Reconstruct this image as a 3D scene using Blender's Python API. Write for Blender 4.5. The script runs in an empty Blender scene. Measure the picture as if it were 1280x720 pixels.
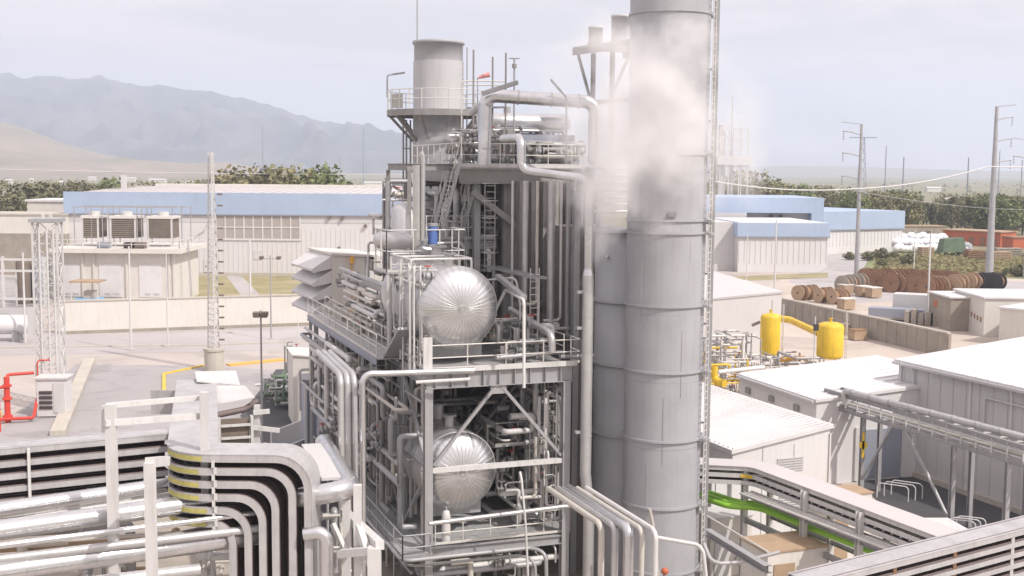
import bpy, bmesh, math, random
from mathutils import Vector, Matrix
random.seed(7)
S = bpy.context.scene
COL = S.collection
R = math.radians
Z = Vector((0, 0, 1))
# ---------------------------------------------------------------- camera
FPX, CH = 1500.0, 20.0
TH, RO = math.atan(148 / FPX), R(0.45)
_r, _u, _f = Vector((1, 0, 0)), Vector((0, math.sin(TH), math.cos(TH))), Vector((0, math.cos(TH), -math.sin(TH)))
_ca = _r * math.cos(RO) + _u * math.sin(RO)
_cb = -_r * math.sin(RO) + _u * math.cos(RO)
cd = bpy.data.cameras.new('camera'); cam = bpy.data.objects.new('camera', cd); COL.objects.link(cam)
cd.sensor_width = 36; cd.lens = 36 * FPX / 1280; cd.clip_start = 0.5; cd.clip_end = 40000
m3 = Matrix((_ca, _cb, -_f)).transposed()
cam.matrix_world = Matrix.Translation((0, 0, CH)) @ m3.to_4x4()
S.camera = cam
# ---------------------------------------------------------------- light
SUN_EL, SUN_AZ = R(47), R(128)          # azimuth from +Y clockwise: to the right and behind the camera
w = bpy.data.worlds.new('World'); S.world = w; w.use_nodes = True
nt = w.node_tree; nt.nodes.clear()
def N(t, kind, **kw):
    n = t.nodes.new(kind)
    for k, v in kw.items():
        if k.startswith('_'): setattr(n, k[1:], v)
        else: n.inputs[k].default_value = v
    return n
sky = N(nt, 'ShaderNodeTexSky', _sky_type='NISHITA', _sun_disc=False)
sky.sun_elevation = SUN_EL; sky.sun_rotation = SUN_AZ; sky.air_density = 1.2; sky.dust_density = 3.0; sky.ozone_density = 1.0
tc = N(nt, 'ShaderNodeTexCoord'); mp = N(nt, 'ShaderNodeMapping'); mp.inputs['Scale'].default_value = (1.6, 1.6, 7.0)
nz = N(nt, 'ShaderNodeTexNoise', Scale=2.4, Detail=8.0, Roughness=0.55, Distortion=0.4)
rp = N(nt, 'ShaderNodeValToRGB'); rp.color_ramp.elements[0].position = 0.44; rp.color_ramp.elements[1].position = 0.57
rp.color_ramp.elements[0].color = (0.7, 0.7, 0.7, 1); rp.color_ramp.elements[1].color = (1, 1, 1, 1)
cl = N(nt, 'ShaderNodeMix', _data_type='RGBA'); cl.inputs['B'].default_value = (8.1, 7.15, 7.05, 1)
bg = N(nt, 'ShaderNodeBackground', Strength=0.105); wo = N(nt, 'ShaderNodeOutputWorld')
L = nt.links.new
sx_ = N(nt, 'ShaderNodeSeparateXYZ'); mr_ = N(nt, 'ShaderNodeMapRange'); mr_.inputs['From Min'].default_value = 0.15; mr_.inputs['From Max'].default_value = 0.8; mr_.inputs['To Min'].default_value = 0.105; mr_.inputs['To Max'].default_value = 0.15  # extra sky brightness added overhead, outside the view, to lift the shadows
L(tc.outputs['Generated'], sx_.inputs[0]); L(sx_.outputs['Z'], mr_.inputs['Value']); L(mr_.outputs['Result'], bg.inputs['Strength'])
L(tc.outputs['Generated'], mp.inputs['Vector']); L(mp.outputs['Vector'], nz.inputs['Vector']); L(nz.outputs['Fac'], rp.inputs['Fac'])
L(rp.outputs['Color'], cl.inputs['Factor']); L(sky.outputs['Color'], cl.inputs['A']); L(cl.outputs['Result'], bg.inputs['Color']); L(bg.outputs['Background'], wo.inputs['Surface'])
sl = bpy.data.lights.new('sun', 'SUN'); sl.energy = 3.6; sl.angle = R(0.8); sl.color = (1.0, 0.95, 0.88)
so = bpy.data.objects.new('sun', sl); COL.objects.link(so)
sd = Vector((math.sin(SUN_AZ) * math.cos(SUN_EL), math.cos(SUN_AZ) * math.cos(SUN_EL), math.sin(SUN_EL)))
so.rotation_euler = sd.to_track_quat('Z', 'Y').to_euler(); so.location = (60, -60, 120)
vs = S.view_settings; vs.view_transform = 'Standard'; vs.look = 'None'; vs.gamma = 1; vs.exposure = 0.2; vs.use_curve_mapping = False
S.cycles.volume_bounces = 5; S.cycles.max_bounces = 10; S.cycles.transparent_max_bounces = 12; S.cycles.volume_step_rate = 1.5; S.cycles.volume_preview_step_rate = 1.5
S.cycles.use_denoising = True
# ---------------------------------------------------------------- pixel rays (used to find where things stand)
def ray(px, py): return _ca * ((px - 640) / FPX) + _cb * (-(py - 360) / FPX) + _f
def at(px, py, Y):
    d = ray(px, py); s = Y / d.y; return Vector((d.x * s, Y, CH + d.z * s))
def atz(px, py, z=0.0):
    d = ray(px, py); s = (z - CH) / d.z; return Vector((d.x * s, d.y * s, z))
# ---------------------------------------------------------------- materials
MATS = {}
def mat(name, col, rough=0.6, metal=0.0, var=0.12, scale=1.5, bump=0.0, bscale=20.0, streak=0.0, tint=None, spec=0.5, stretch=None, patch=0.0, pscale=0.12):
    m = bpy.data.materials.new(name); m.use_nodes = True; t = m.node_tree; p = t.nodes['Principled BSDF']; l = t.links.new
    tc = N(t, 'ShaderNodeTexCoord'); src = tc.outputs['Object']
    if stretch:
        mp = N(t, 'ShaderNodeMapping'); mp.inputs['Scale'].default_value = stretch; l(src, mp.inputs['Vector']); src = mp.outputs['Vector']
    n1 = N(t, 'ShaderNodeTexNoise', Scale=scale, Detail=6.0, Roughness=0.62); l(src, n1.inputs['Vector'])
    c2 = tint or tuple(c * 0.55 for c in col)
    mx = N(t, 'ShaderNodeMix', _data_type='RGBA'); mx.inputs['A'].default_value = (*col, 1); mx.inputs['B'].default_value = (*c2, 1)
    mr = N(t, 'ShaderNodeMapRange'); mr.inputs['From Min'].default_value = 0.35; mr.inputs['From Max'].default_value = 0.75; mr.inputs['To Max'].default_value = var * 2.2
    l(n1.outputs['Fac'], mr.inputs['Value']); l(mr.outputs['Result'], mx.inputs['Factor']); out = mx.outputs['Result']
    if streak:
        mp2 = N(t, 'ShaderNodeMapping'); mp2.inputs['Scale'].default_value = (3.5, 3.5, 0.22); l(tc.outputs['Object'], mp2.inputs['Vector'])
        n2 = N(t, 'ShaderNodeTexNoise', Scale=1.6, Detail=5.0); l(mp2.outputs['Vector'], n2.inputs['Vector'])
        mr2 = N(t, 'ShaderNodeMapRange'); mr2.inputs['From Min'].default_value = 0.5; mr2.inputs['From Max'].default_value = 0.8; mr2.inputs['To Max'].default_value = streak
        l(n2.outputs['Fac'], mr2.inputs['Value'])
        mx2 = N(t, 'ShaderNodeMix', _data_type='RGBA'); mx2.inputs['B'].default_value = (0.16, 0.12, 0.09, 1); l(out, mx2.inputs['A']); l(mr2.outputs['Result'], mx2.inputs['Factor']); out = mx2.outputs['Result']
    if patch:
        n4 = N(t, 'ShaderNodeTexNoise', Scale=pscale, Detail=9.0, Roughness=0.7, Distortion=0.6); l(src, n4.inputs['Vector'])
        mr4 = N(t, 'ShaderNodeMapRange'); mr4.inputs['From Min'].default_value = 0.52; mr4.inputs['From Max'].default_value = 0.60; mr4.inputs['To Max'].default_value = patch; l(n4.outputs['Fac'], mr4.inputs['Value'])
        mx4 = N(t, 'ShaderNodeMix', _data_type='RGBA'); mx4.inputs['B'].default_value = (*[c * 0.62 for c in col], 1); l(out, mx4.inputs['A']); l(mr4.outputs['Result'], mx4.inputs['Factor']); out = mx4.outputs['Result']
    l(out, p.inputs['Base Color']); p.inputs['Metallic'].default_value = metal; p.inputs['Specular IOR Level'].default_value = spec
    mr3 = N(t, 'ShaderNodeMapRange'); mr3.inputs['To Min'].default_value = max(0.05, rough - 0.1); mr3.inputs['To Max'].default_value = min(1, rough + 0.12)
    l(n1.outputs['Fac'], mr3.inputs['Value']); l(mr3.outputs['Result'], p.inputs['Roughness'])
    if bump:
        n3 = N(t, 'ShaderNodeTexNoise', Scale=bscale, Detail=4.0); l(src, n3.inputs['Vector'])
        b = N(t, 'ShaderNodeBump', Strength=bump, Distance=0.05); l(n3.outputs['Fac'], b.inputs['Height']); l(b.outputs['Normal'], p.inputs['Normal'])
    MATS[name] = m; return m
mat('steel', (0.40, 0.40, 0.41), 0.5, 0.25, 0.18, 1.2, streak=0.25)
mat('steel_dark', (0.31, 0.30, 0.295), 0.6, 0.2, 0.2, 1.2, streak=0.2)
mat('tray_steel', (0.52, 0.51, 0.515), 0.5, 0.25, 0.25, 0.9, streak=0.25)
mat('steel_white', (0.62, 0.61, 0.60), 0.5, 0.0, 0.12, 1.2, streak=0.3)
mat('rail', (0.66, 0.64, 0.60), 0.5, 0.1, 0.15, 1.0)
mat('alu', (0.70, 0.70, 0.71), 0.28, 0.9, 0.25, 1.0, bump=0.05, bscale=3.0)
mat('alu_dull', (0.58, 0.575, 0.575), 0.42, 0.6, 0.24, 1.0, bump=0.1, bscale=4.0, streak=0.15)
mat('pipe_beige', (0.58, 0.55, 0.50), 0.5, 0.1, 0.15, 1.0, streak=0.2)
mat('grating', (0.46, 0.46, 0.46), 0.6, 0.2, 0.25, 2.0)
mat('stack_paint', (0.40, 0.402, 0.425), 0.5, 0.0, 0.16, 0.5, streak=0.14, patch=0.1, pscale=0.35)
mat('stack_weld', (0.37, 0.37, 0.385), 0.6, 0.0, 0.3, 1.0)
mat('stack_light', (0.52, 0.52, 0.53), 0.55, 0.0, 0.12, 0.6, streak=0.15)
mat('casing', (0.25, 0.225, 0.215), 0.65, 0.0, 0.2, 0.8, streak=0.3)
mat('red_faded', (0.75, 0.35, 0.33), 0.6)
mat('concrete', (0.52, 0.48, 0.42), 0.85, 0.0, 0.2, 0.5, streak=0.25, bump=0.2)
mat('concrete_dark', (0.36, 0.32, 0.27), 0.9, 0.0, 0.3, 0.5, streak=0.3, bump=0.2)
mat('cream', (0.66, 0.63, 0.585), 0.7, 0.0, 0.1, 0.4, streak=0.15)
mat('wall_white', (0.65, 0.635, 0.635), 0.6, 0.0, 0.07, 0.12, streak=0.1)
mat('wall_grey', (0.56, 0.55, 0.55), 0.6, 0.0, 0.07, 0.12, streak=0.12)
mat('roof_white', (0.68, 0.67, 0.675), 0.5, 0.0, 0.12, 0.4, patch=0.12, pscale=0.4)
mat('roof_pink', (0.55, 0.52, 0.52), 0.6, 0.0, 0.1, 0.1)
mat('blue', (0.38, 0.47, 0.62), 0.55, 0.0, 0.14, 0.12, streak=0.12)
mat('blue_grey', (0.30, 0.32, 0.38), 0.5, 0.1, 0.1, 0.5)
mat('blue_bright', (0.10, 0.18, 0.45), 0.5)
mat('skyblue', (0.22, 0.48, 0.78), 0.5)
mat('window', (0.42, 0.38, 0.36), 0.35, 0.0, 0.2, 0.3)
mat('louvre', (0.20, 0.16, 0.13), 0.7, 0.0, 0.3, 1.0)
mat('dark', (0.06, 0.05, 0.05), 0.6, 0.0, 0.2, 2.0)
mat('cable', (0.17, 0.13, 0.125), 0.6, 0.0, 0.25, 3.0)
mat('yellow', (0.80, 0.54, 0.04), 0.5, 0.0, 0.25, 0.8, streak=0.35)
mat('yellow_faded', (0.55, 0.50, 0.16), 0.6, 0.0, 0.3, 2.0)
mat('orange', (0.75, 0.40, 0.08), 0.5, 0.0, 0.08, 0.8)
mat('red', (0.62, 0.06, 0.04), 0.5, 0.0, 0.1, 0.8)
mat('shed_red', (0.50, 0.13, 0.06), 0.6, 0.0, 0.1, 0.2)
mat('green', (0.32, 0.62, 0.07), 0.45, 0.0, 0.08, 0.8)
mat('green_dull', (0.12, 0.17, 0.11), 0.7, 0.0, 0.2, 0.6)
mat('bag_white', (0.78, 0.77, 0.80), 0.6, 0.0, 0.12, 1.0)
mat('wood', (0.30, 0.17, 0.10), 0.8, 0.0, 0.25, 1.0)
mat('wood_pale', (0.42, 0.30, 0.20), 0.8, 0.0, 0.25, 1.0)
mat('rubber', (0.05, 0.045, 0.045), 0.8)
mat('plain_scrub', (0.19, 0.18, 0.11), 0.9, 0.0, 0.4, 0.02)
mat('trunk', (0.12, 0.085, 0.06), 0.9)
mat('leaf_dark', (0.20, 0.185, 0.10), 0.7, 0.0, 0.4, 0.4, tint=(0.08, 0.09, 0.05))
mat('leaf_olive', (0.29, 0.255, 0.13), 0.7, 0.0, 0.4, 0.4, tint=(0.05, 0.065, 0.02))
mat('leaf_bright', (0.21, 0.23, 0.09), 0.7, 0.0, 0.4, 0.4, tint=(0.05, 0.085, 0.02))
mat('ground', (0.33, 0.265, 0.19), 0.95, 0.0, 0.4, 0.012, tint=(0.20, 0.17, 0.10), bump=0.3, bscale=0.6)
mat('yard', (0.47, 0.42, 0.39), 0.95, 0.0, 0.28, 0.05, tint=(0.34, 0.30, 0.27), bump=0.3, bscale=1.5, patch=0.5, pscale=0.09)
mat('yard_dirt', (0.52, 0.45, 0.40), 0.95, 0.0, 0.3, 0.05, tint=(0.38, 0.32, 0.27), bump=0.3, bscale=1.5, patch=0.5, pscale=0.09)
mat('asphalt', (0.37, 0.35, 0.35), 0.85, 0.0, 0.3, 0.06, tint=(0.28, 0.265, 0.265), bump=0.3, bscale=3.0, patch=0.5, pscale=0.2)
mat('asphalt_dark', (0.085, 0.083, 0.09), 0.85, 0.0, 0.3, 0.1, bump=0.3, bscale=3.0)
mat('asphalt_pale', (0.44, 0.41, 0.41), 0.85, 0.0, 0.2, 0.05, bump=0.3, bscale=3.0, patch=0.35, pscale=0.12)
mat('dry_grass', (0.37, 0.31, 0.19), 0.95, 0.0, 0.45, 0.15, tint=(0.17, 0.17, 0.05), bump=0.4, bscale=2.0)
mat('green_grass', (0.28, 0.28, 0.15), 0.95, 0.0, 0.45, 0.08, tint=(0.10, 0.14, 0.04), bump=0.4, bscale=2.0)
mat('plain', (0.27, 0.235, 0.15), 0.95, 0.0, 0.45, 0.006, tint=(0.13, 0.14, 0.07))
mat('mountain', (0.15, 0.13, 0.12), 0.95, 0.0, 0.6, 0.0035, tint=(0.05, 0.055, 0.05), bump=0.6, bscale=0.02)
mat('foothill', (0.30, 0.24, 0.19), 0.95, 0.0, 0.4, 0.006, tint=(0.16, 0.15, 0.10), bump=0.5, bscale=0.02)
# ---------------------------------------------------------------- mesh builder
def fillet(pts, r, seg=6):
    pts = [Vector(p) for p in pts]
    if r <= 0 or len(pts) < 3: return pts
    out = [pts[0]]
    for i in range(1, len(pts) - 1):
        a, b, c = pts[i - 1], pts[i], pts[i + 1]
        d0, d1 = (a - b), (c - b); l0, l1 = d0.length, d1.length
        if l0 < 1e-5 or l1 < 1e-5: continue
        d0 /= l0; d1 /= l1; ang = d0.angle(d1)
        if ang > math.pi - 0.05: out.append(b); continue
        t = min(r / max(math.tan(ang / 2), 1e-3), l0 * 0.48, l1 * 0.48); rr = t * math.tan(ang / 2)
        bis = (d0 + d1).normalized(); cen = b + bis * (rr / math.sin(ang / 2))
        p0, p1 = b + d0 * t, b + d1 * t; v0, v1 = p0 - cen, p1 - cen; tot = v0.angle(v1); ax = v0.cross(v1).normalized()
        for k in range(seg + 1): out.append(cen + Matrix.Rotation(tot * k / seg, 3, ax) @ v0)
    out.append(pts[-1]); return out
class MB:
    def __init__(s): s.v = []; s.f = []; s.sm = []
    def add(s, vs, fs, smooth=False):
        o = len(s.v); s.v += [Vector(p) for p in vs]
        for f in fs: s.f.append(tuple(i + o for i in f)); s.sm.append(smooth)
        return s
    def hexa(s, b, t):   # bottom 4, top 4
        return s.add(list(b) + list(t), [(3, 2, 1, 0), (4, 5, 6, 7), (0, 1, 5, 4), (1, 2, 6, 5), (2, 3, 7, 6), (3, 0, 4, 7)])
    def box(s, fr, u0, u1, v0, v1, z0, z1):
        q = [(u0, v0), (u1, v0), (u1, v1), (u0, v1)]
        return s.hexa([fr(a, b, z0) for a, b in q], [fr(a, b, z1) for a, b in q])
    def prism(s, pts, z0, z1):
        n = len(pts); b = [Vector((p[0], p[1], z0)) for p in pts]; t = [Vector((p[0], p[1], z1)) for p in pts]
        return s.add(b + t, [tuple(range(n - 1, -1, -1)), tuple(range(n, 2 * n))] + [(i, (i + 1) % n, n + (i + 1) % n, n + i) for i in range(n)])
    def sweep(s, path, prof, smooth=False, caps=True, closed=False):
        path = [Vector(p) for p in path]; q = [path[0]]
        for p in path[1:]:
            if (p - q[-1]).length > 1e-4: q.append(p)
        path = q; n = len(path)
        if n < 2: return s
        rings = []; lat = None
        for i in range(n):
            t = (path[min(i + 1, n - 1)] - path[max(i - 1, 0)]).normalized()
            if i not in (0, n - 1):
                a = (path[i] - path[i - 1]).normalized(); b = (path[i + 1] - path[i]).normalized(); t = (a + b)
                t = t.normalized() if t.length > 1e-4 else b
                k = 1 / max(0.5, t.dot(b))
            else: k = 1
            c = t.cross(Z)
            if c.length > 0.25:
                c.normalize()
                if lat is not None and c.dot(lat) < -0.2: c = -c
                lat = c
            elif lat is None: lat = Vector((1, 0, 0)) - t * t.x; lat.normalize()
            else: lat = (lat - t * lat.dot(t)).normalized()
            nn = lat.cross(t).normalized()
            rings.append([path[i] + lat * a + nn * b for a, b in prof])
        m = len(prof); vs = [p for r in rings for p in r]; fs = []
        for i in range(n - 1):
            for j in range(m): fs.append((i * m + j, i * m + (j + 1) % m, (i + 1) * m + (j + 1) % m, (i + 1) * m + j))
        s.add(vs, fs, smooth)
        if caps: s.add(rings[0] + rings[-1], [tuple(range(m - 1, -1, -1)), tuple(range(m, 2 * m))])
        return s
    def tube(s, pts, r, bend=None, n=10, caps=True):
        prof = [(r * math.cos(2 * math.pi * k / n), r * math.sin(2 * math.pi * k / n)) for k in range(n)]
        return s.sweep(fillet(pts, bend if bend is not None else r * 3), prof, True, caps)
    def bar(s, a, b, w, h=None):
        h = h or w; return s.sweep([a, b], [(-w / 2, -h / 2), (w / 2, -h / 2), (w / 2, h / 2), (-w / 2, h / 2)])
    def ibeam(s, a, b, w, h, t=0.03):
        prof = [(-w/2, -h/2), (w/2, -h/2), (w/2, -h/2 + t), (t/2, -h/2 + t), (t/2, h/2 - t), (w/2, h/2 - t), (w/2, h/2), (-w/2, h/2), (-w/2, h/2 - t), (-t/2, h/2 - t), (-t/2, -h/2 + t), (-w/2, -h/2 + t)]
        a, b = Vector(a), Vector(b)
        if abs((b - a).normalized().z) > 0.9:
            o = FM.u if 'FM' in globals() else Vector((1, 0, 0)); lat = o; nn = FM.vv
            ring = [[p + lat * x + nn * y for x, y in prof] for p in (a, b)]; m = 12
            s.add(ring[0] + ring[1], [(j, (j + 1) % m, m + (j + 1) % m, m + j) for j in range(m)])
            return s
        return s.sweep([a, b], prof, caps=False)
    def lathe(s, prof, c, axis=Z, n=32, smooth=True, xdir=None):
        axis = Vector(axis).normalized(); x = Vector(xdir) if xdir else (Vector((1, 0, 0)) if abs(axis.x) < 0.9 else Vector((0, 1, 0))); x = (x - axis * x.dot(axis)).normalized(); y = axis.cross(x)
        c = Vector(c); m = len(prof); vs = []
        for k in range(n):
            a = 2 * math.pi * k / n; d = x * math.cos(a) + y * math.sin(a); vs += [c + d * max(r, 1e-4) + axis * h for r, h in prof]
        s.add(vs, [(k * m + j, ((k + 1) % n) * m + j, ((k + 1) % n) * m + j + 1, k * m + j + 1) for k in range(n) for j in range(m - 1)], smooth); return s
    def cyl(s, a, b, r, r2=None, n=20):
        a, b = Vector(a), Vector(b); h = (b - a).length; r2 = r if r2 is None else r2
        s.lathe([(r, 0), (r2, h)], a, b - a, n, True); return s.lathe([(0, 0), (r, 0)], a, b - a, n, False).lathe([(r2, h), (0, h)], a, b - a, n, False)
    def ring(s, c, r, w, h, axis=Z, n=32): return s.lathe([(r, -h/2), (r + w, -h/2), (r + w, h/2), (r, h/2)], c, axis, n, False)
    def ball(s, c, r, n=14, sz=1.0):
        return s.lathe([(r * math.sin(math.pi * k / 8), -r * sz * math.cos(math.pi * k / 8)) for k in range(9)], c, Z, n, True)
    def data(s, name, m, inv=None):
        me = bpy.data.meshes.new(name); vs = [(inv @ v) if inv else v for v in s.v]
        me.from_pydata(vs, [], s.f); me.materials.append(MATS[m]); me.polygons.foreach_set('use_smooth', s.sm)
        bm = bmesh.new(); bm.from_mesh(me); bmesh.ops.recalc_face_normals(bm, faces=bm.faces); bm.to_mesh(me); bm.free()
        me.update(); return me
ROOTM = {}
def tag(o, label, cat, group=None, kind=None):
    if label: o['label'] = label
    if cat: o['category'] = cat
    if group: o['group'] = group
    if kind: o['kind'] = kind
    return o
def thing(name, label, cat, loc, rz=0.0, group=None):
    o = bpy.data.objects.new(name, None); COL.objects.link(o); o.empty_display_size = 0.3
    o.location = loc; o.rotation_euler = (0, 0, rz); tag(o, label, cat, group)
    ROOTM[o] = (Matrix.Translation(Vector(loc)) @ Matrix.Rotation(rz, 4, 'Z')).inverted(); return o
def part(name, mb, m, parent, label=None):
    inv = ROOTM[parent]; o = bpy.data.objects.new(name, mb.data(name, m, inv)); COL.objects.link(o); o.parent = parent; ROOTM[o] = inv
    if label: o['label'] = label
    return o
def solo(name, mb, m, label, cat, group=None, kind=None, rz=0.0):
    lo = [min(v[i] for v in mb.v) for i in range(3)]; hi = [max(v[i] for v in mb.v) for i in range(3)]
    loc = Vector(((lo[0] + hi[0]) / 2, (lo[1] + hi[1]) / 2, lo[2]))
    M = Matrix.Translation(loc) @ Matrix.Rotation(rz, 4, 'Z')
    o = bpy.data.objects.new(name, mb.data(name, m, M.inverted())); COL.objects.link(o); o.location = loc; o.rotation_euler = (0, 0, rz); ROOTM[o] = M.inverted()
    return tag(o, label, cat, group, kind)
def struct(name, mb, m, kind='structure', label=None):
    o = bpy.data.objects.new(name, mb.data(name, m)); COL.objects.link(o); o['kind'] = kind
    if label: o['label'] = label
    return o
def copy_tree(o, loc=None, rz=None, label=None, scale=None, parent=None):
    c = o.copy(); COL.objects.link(c)
    if parent: c.parent = parent
    if loc is not None: c.location = loc
    if rz is not None: c.rotation_euler = (0, 0, rz)
    if scale is not None: c.scale = scale
    if label: c['label'] = label
    for ch in list(o.children):
        if ch is not c: copy_tree(ch, parent=c)
    return c
class Fr:
    def __init__(s, o, deg): s.o = Vector((o[0], o[1], 0)); a = R(deg); s.a = a; s.u = Vector((math.cos(a), math.sin(a), 0)); s.vv = Vector((-math.sin(a), math.cos(a), 0))
    def __call__(s, u, v, z): return s.o + s.u * u + s.vv * v + Z * z
    def loc(s, p): d = Vector(p) - s.o; return (d.dot(s.u), d.dot(s.vv), p[2])
GA = 20.0
FM = Fr(at(535, 480, 52), GA)       # grid of the main process structure
WF = Fr((0, 0), 0)
def railing(mb, pts, h=1.1, r=0.028, step=1.5, mid=2, toe=True):
    pts = [Vector(p) for p in pts]
    for k in range(mid): mb.tube([p + Z * (h * (k + 1) / mid) for p in pts], r, 0.12, 6)
    if toe:
        for a, b in zip(pts, pts[1:]): mb.bar(a + Z * 0.08, b + Z * 0.08, 0.012, 0.12)
    for a, b in zip(pts, pts[1:]):
        n = max(1, round((b - a).length / step))
        for k in range(n + 1):
            p = a.lerp(b, k / n); mb.tube([p, p + Z * h], r, 0, 6)
def ladder(mb, a, b, side, w=0.45, step=0.3, r=0.022):
    a, b, side = Vector(a), Vector(b), Vector(side).normalized() * (w / 2)
    mb.tube([a - side, b - side], r, 0, 6); mb.tube([a + side, b + side], r, 0, 6); n = int((b - a).length / step)
    for k in range(1, n): p = a.lerp(b, k / n); mb.tube([p - side, p + side], r * 0.8, 0, 5)
def stairs(root, a, b, side, w=0.8):
    a, b = Vector(a), Vector(b); side = Vector(side).normalized() * (w / 2)
    for s_ in (-1, 1):
        part('stringer', MB().bar(a + side * s_, b + side * s_, 0.05, 0.25), 'steel', root)
        rl = MB(); rl.tube([a + side * s_ + Z * 1.0, b + side * s_ + Z * 1.0], 0.025, 0, 6)
        for k in range(5): p = a.lerp(b, k / 4) + side * s_; rl.tube([p, p + Z * 1.0], 0.022, 0, 6)
        part('stair_railing', rl, 'rail', root)
    st = MB(); n = int(abs(b.z - a.z) / 0.22); d = (b - a); d.z = 0; d.normalize()
    for k in range(n):
        p = a.lerp(b, (k + 0.5) / n); st.bar(p - side, p + side, 0.22, 0.03)
    part('stair_treads', st, 'grating', root)
def flange_pipe(mb, pts, r, bend=None, n=12, bands=0.0):
    mb.tube(pts, r, bend, n)
    if bands:
        P = [Vector(p) for p in pts]
        for a, b in zip(P, P[1:]):
            l = (b - a).length; k = bands
            while k < l - bands * 0.5: mb.ring(a.lerp(b, k / l), r * 0.98, r * 0.06, 0.05, b - a, n); k += bands
def down(px, py0, py1, Y, mb, r, bands=0):
    a = at(px, py0, Y); b = Vector((a.x, a.y, at(px, py1, Y).z)); flange_pipe(mb, [a, b], r, 0, 12, bands)
# ================================================================ SETTING
def poly(pts, z, name, m): return struct(name, MB().add([Vector((p[0], p[1], z)) for p in pts], [tuple(range(len(pts)))]), m)
poly([(-6800, -200), (6800, -200), (6800, 9200), (-6800, 9200)], 0.0, 'ground', 'plain')
def gp(*px): return [atz(a, b) for a, b in px]
poly([(-170, 5), (190, 5), (230, 215), (70, 300), (-170, 300)], 0.004, 'yard_ground', 'yard')
poly(gp((880, 470), (1280, 640), (1500, 640), (1400, 345), (985, 345), (885, 400)), 0.010, 'dirt_yard', 'yard_dirt')
poly(gp((-60, 590), (95, 455), (262, 458), (470, 470), (600, 620), (300, 700)), 0.012, 'service_road', 'asphalt')
poly(gp((-200, 447), (-200, 422), (500, 405), (520, 432), (262, 440)), 0.016, 'road', 'asphalt_pale')
poly(gp((-60, 395), (-60, 343), (60, 348), (45, 395)), 0.018, 'side_road', 'asphalt')
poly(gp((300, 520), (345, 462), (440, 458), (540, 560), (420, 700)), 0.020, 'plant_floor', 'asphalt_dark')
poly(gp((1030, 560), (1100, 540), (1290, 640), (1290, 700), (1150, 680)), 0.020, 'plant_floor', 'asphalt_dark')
poly(gp((415, 760), (450, 560), (560, 480), (790, 470), (900, 640), (880, 900), (420, 900)), 0.024, 'process_floor', 'concrete_dark')
poly(gp((985, 352), (1030, 318), (1100, 318), (1075, 345), (1280, 352), (1400, 362), (1400, 375), (1180, 372), (1060, 380)), 0.014, 'stockyard_track', 'asphalt_pale')
poly(gp((1075, 343), (1090, 316), (1400, 306), (1400, 352)), 0.018, 'grass_field', 'green_grass')
poly(gp((905, 352), (910, 346), (1035, 341), (1035, 347)), 0.030, 'grass_strip', 'dry_grass')
poly(gp((240, 380), (238, 345), (283, 345), (308, 373)), 0.022, 'grass_patch', 'dry_grass')
poly(gp((312, 380), (326, 370), (302, 345), (380, 343), (420, 380)), 0.022, 'grass_patch', 'dry_grass')
poly(gp((283, 345), (302, 345), (326, 370), (312, 374), (240, 377), (240, 373), (303, 372)), 0.028, 'path', 'asphalt_pale')
for nm, a, b, w_, m in (('kerb', (-200, 437), (262, 432), 0.35, 'concrete'), ('kerb', (262, 432), (500, 423), 0.35, 'concrete'), ('kerb', (205, 492), (205, 468), 0.3, 'yellow'), ('kerb', (205, 468), (262, 456), 0.3, 'yellow'), ('kerb', (285, 457), (356, 450), 1.1, 'orange')):
    a, b = atz(*a), atz(*b); k = MB(); k.bar(a + Z * 0.07, b + Z * 0.07, w_, 0.14); struct(nm, k, m)
k = MB(); a, b = atz(72, 545), atz(112, 452); k.bar(a + Z * 0.2, b + Z * 0.2, 1.1, 0.4); struct('concrete_channel', k, 'concrete')
k = MB(); a, b = atz(98, 470), atz(84, 530); 
# ---- mountains
from mathutils import noise as mn
def ridge(name, prof, Y0, Y1, m, amp, seed, nx=200, ny=26):
    px0, px1 = prof[0][0], prof[-1][0]; vs = []; fs = []
    for j in range(ny):
        t = j / (ny - 1)
        for i in range(nx):
            px = px0 + (px1 - px0) * i / (nx - 1)
            for (xa, ya), (xb, yb) in zip(prof, prof[1:]):
                if xa <= px <= xb: py = ya + (yb - ya) * (px - xa) / (xb - xa); break
            top = at(px, py, Y0); Y = Y1 + (Y0 - Y1) * t; x = top.x * (0.35 + 0.65 * t + (1 - t) * 0.35)
            h = max(top.z, 0) * t ** 1.25
            q = Vector((x * 0.0016, Y * 0.0016, seed)); r1 = 1 - abs(mn.noise(q * 1.7)) * 2; r2 = 1 - abs(mn.noise(q * 4.3)) * 2
            h += amp * (r1 * 0.7 + r2 * 0.35 - 0.5) * 4 * t * (1 - t) + amp * 0.05 * mn.noise(q * 14) * t
            vs.append(Vector((x, Y, h if j else -1.0)))
    for i in range(nx):  # back slope
        p = vs[(ny - 1) * nx + i]; vs.append(Vector((p.x * 1.05, Y0 + 500, -1.0)))
    for j in range(ny):
        for i in range(nx - 1): a = j * nx + i; fs.append((a, a + 1, a + nx + 1, a + nx))
    mb = MB().add(vs, fs, True); struct(name, mb, m)
ridge('mountains', [(-300, 120), (-120, 96), (0, 90), (12, 91), (30, 98), (48, 95), (66, 94), (90, 99), (110, 98), (125, 95), (145, 101), (165, 105), (190, 108), (205, 106), (230, 112), (262, 114), (290, 120), (325, 128), (360, 139), (400, 151), (440, 158), (480, 168), (530, 178), (600, 192), (680, 203), (780, 208), (900, 211)], 6200, 4300, 'mountain', 210, 3.1, 320, 44)
ridge('foothills', [(-260, 150), (-60, 146), (0, 152), (30, 160), (60, 172), (90, 183), (130, 193), (170, 201), (230, 206), (330, 209)], 2900, 1900, 'foothill', 40, 8.7, 120, 18)
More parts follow.
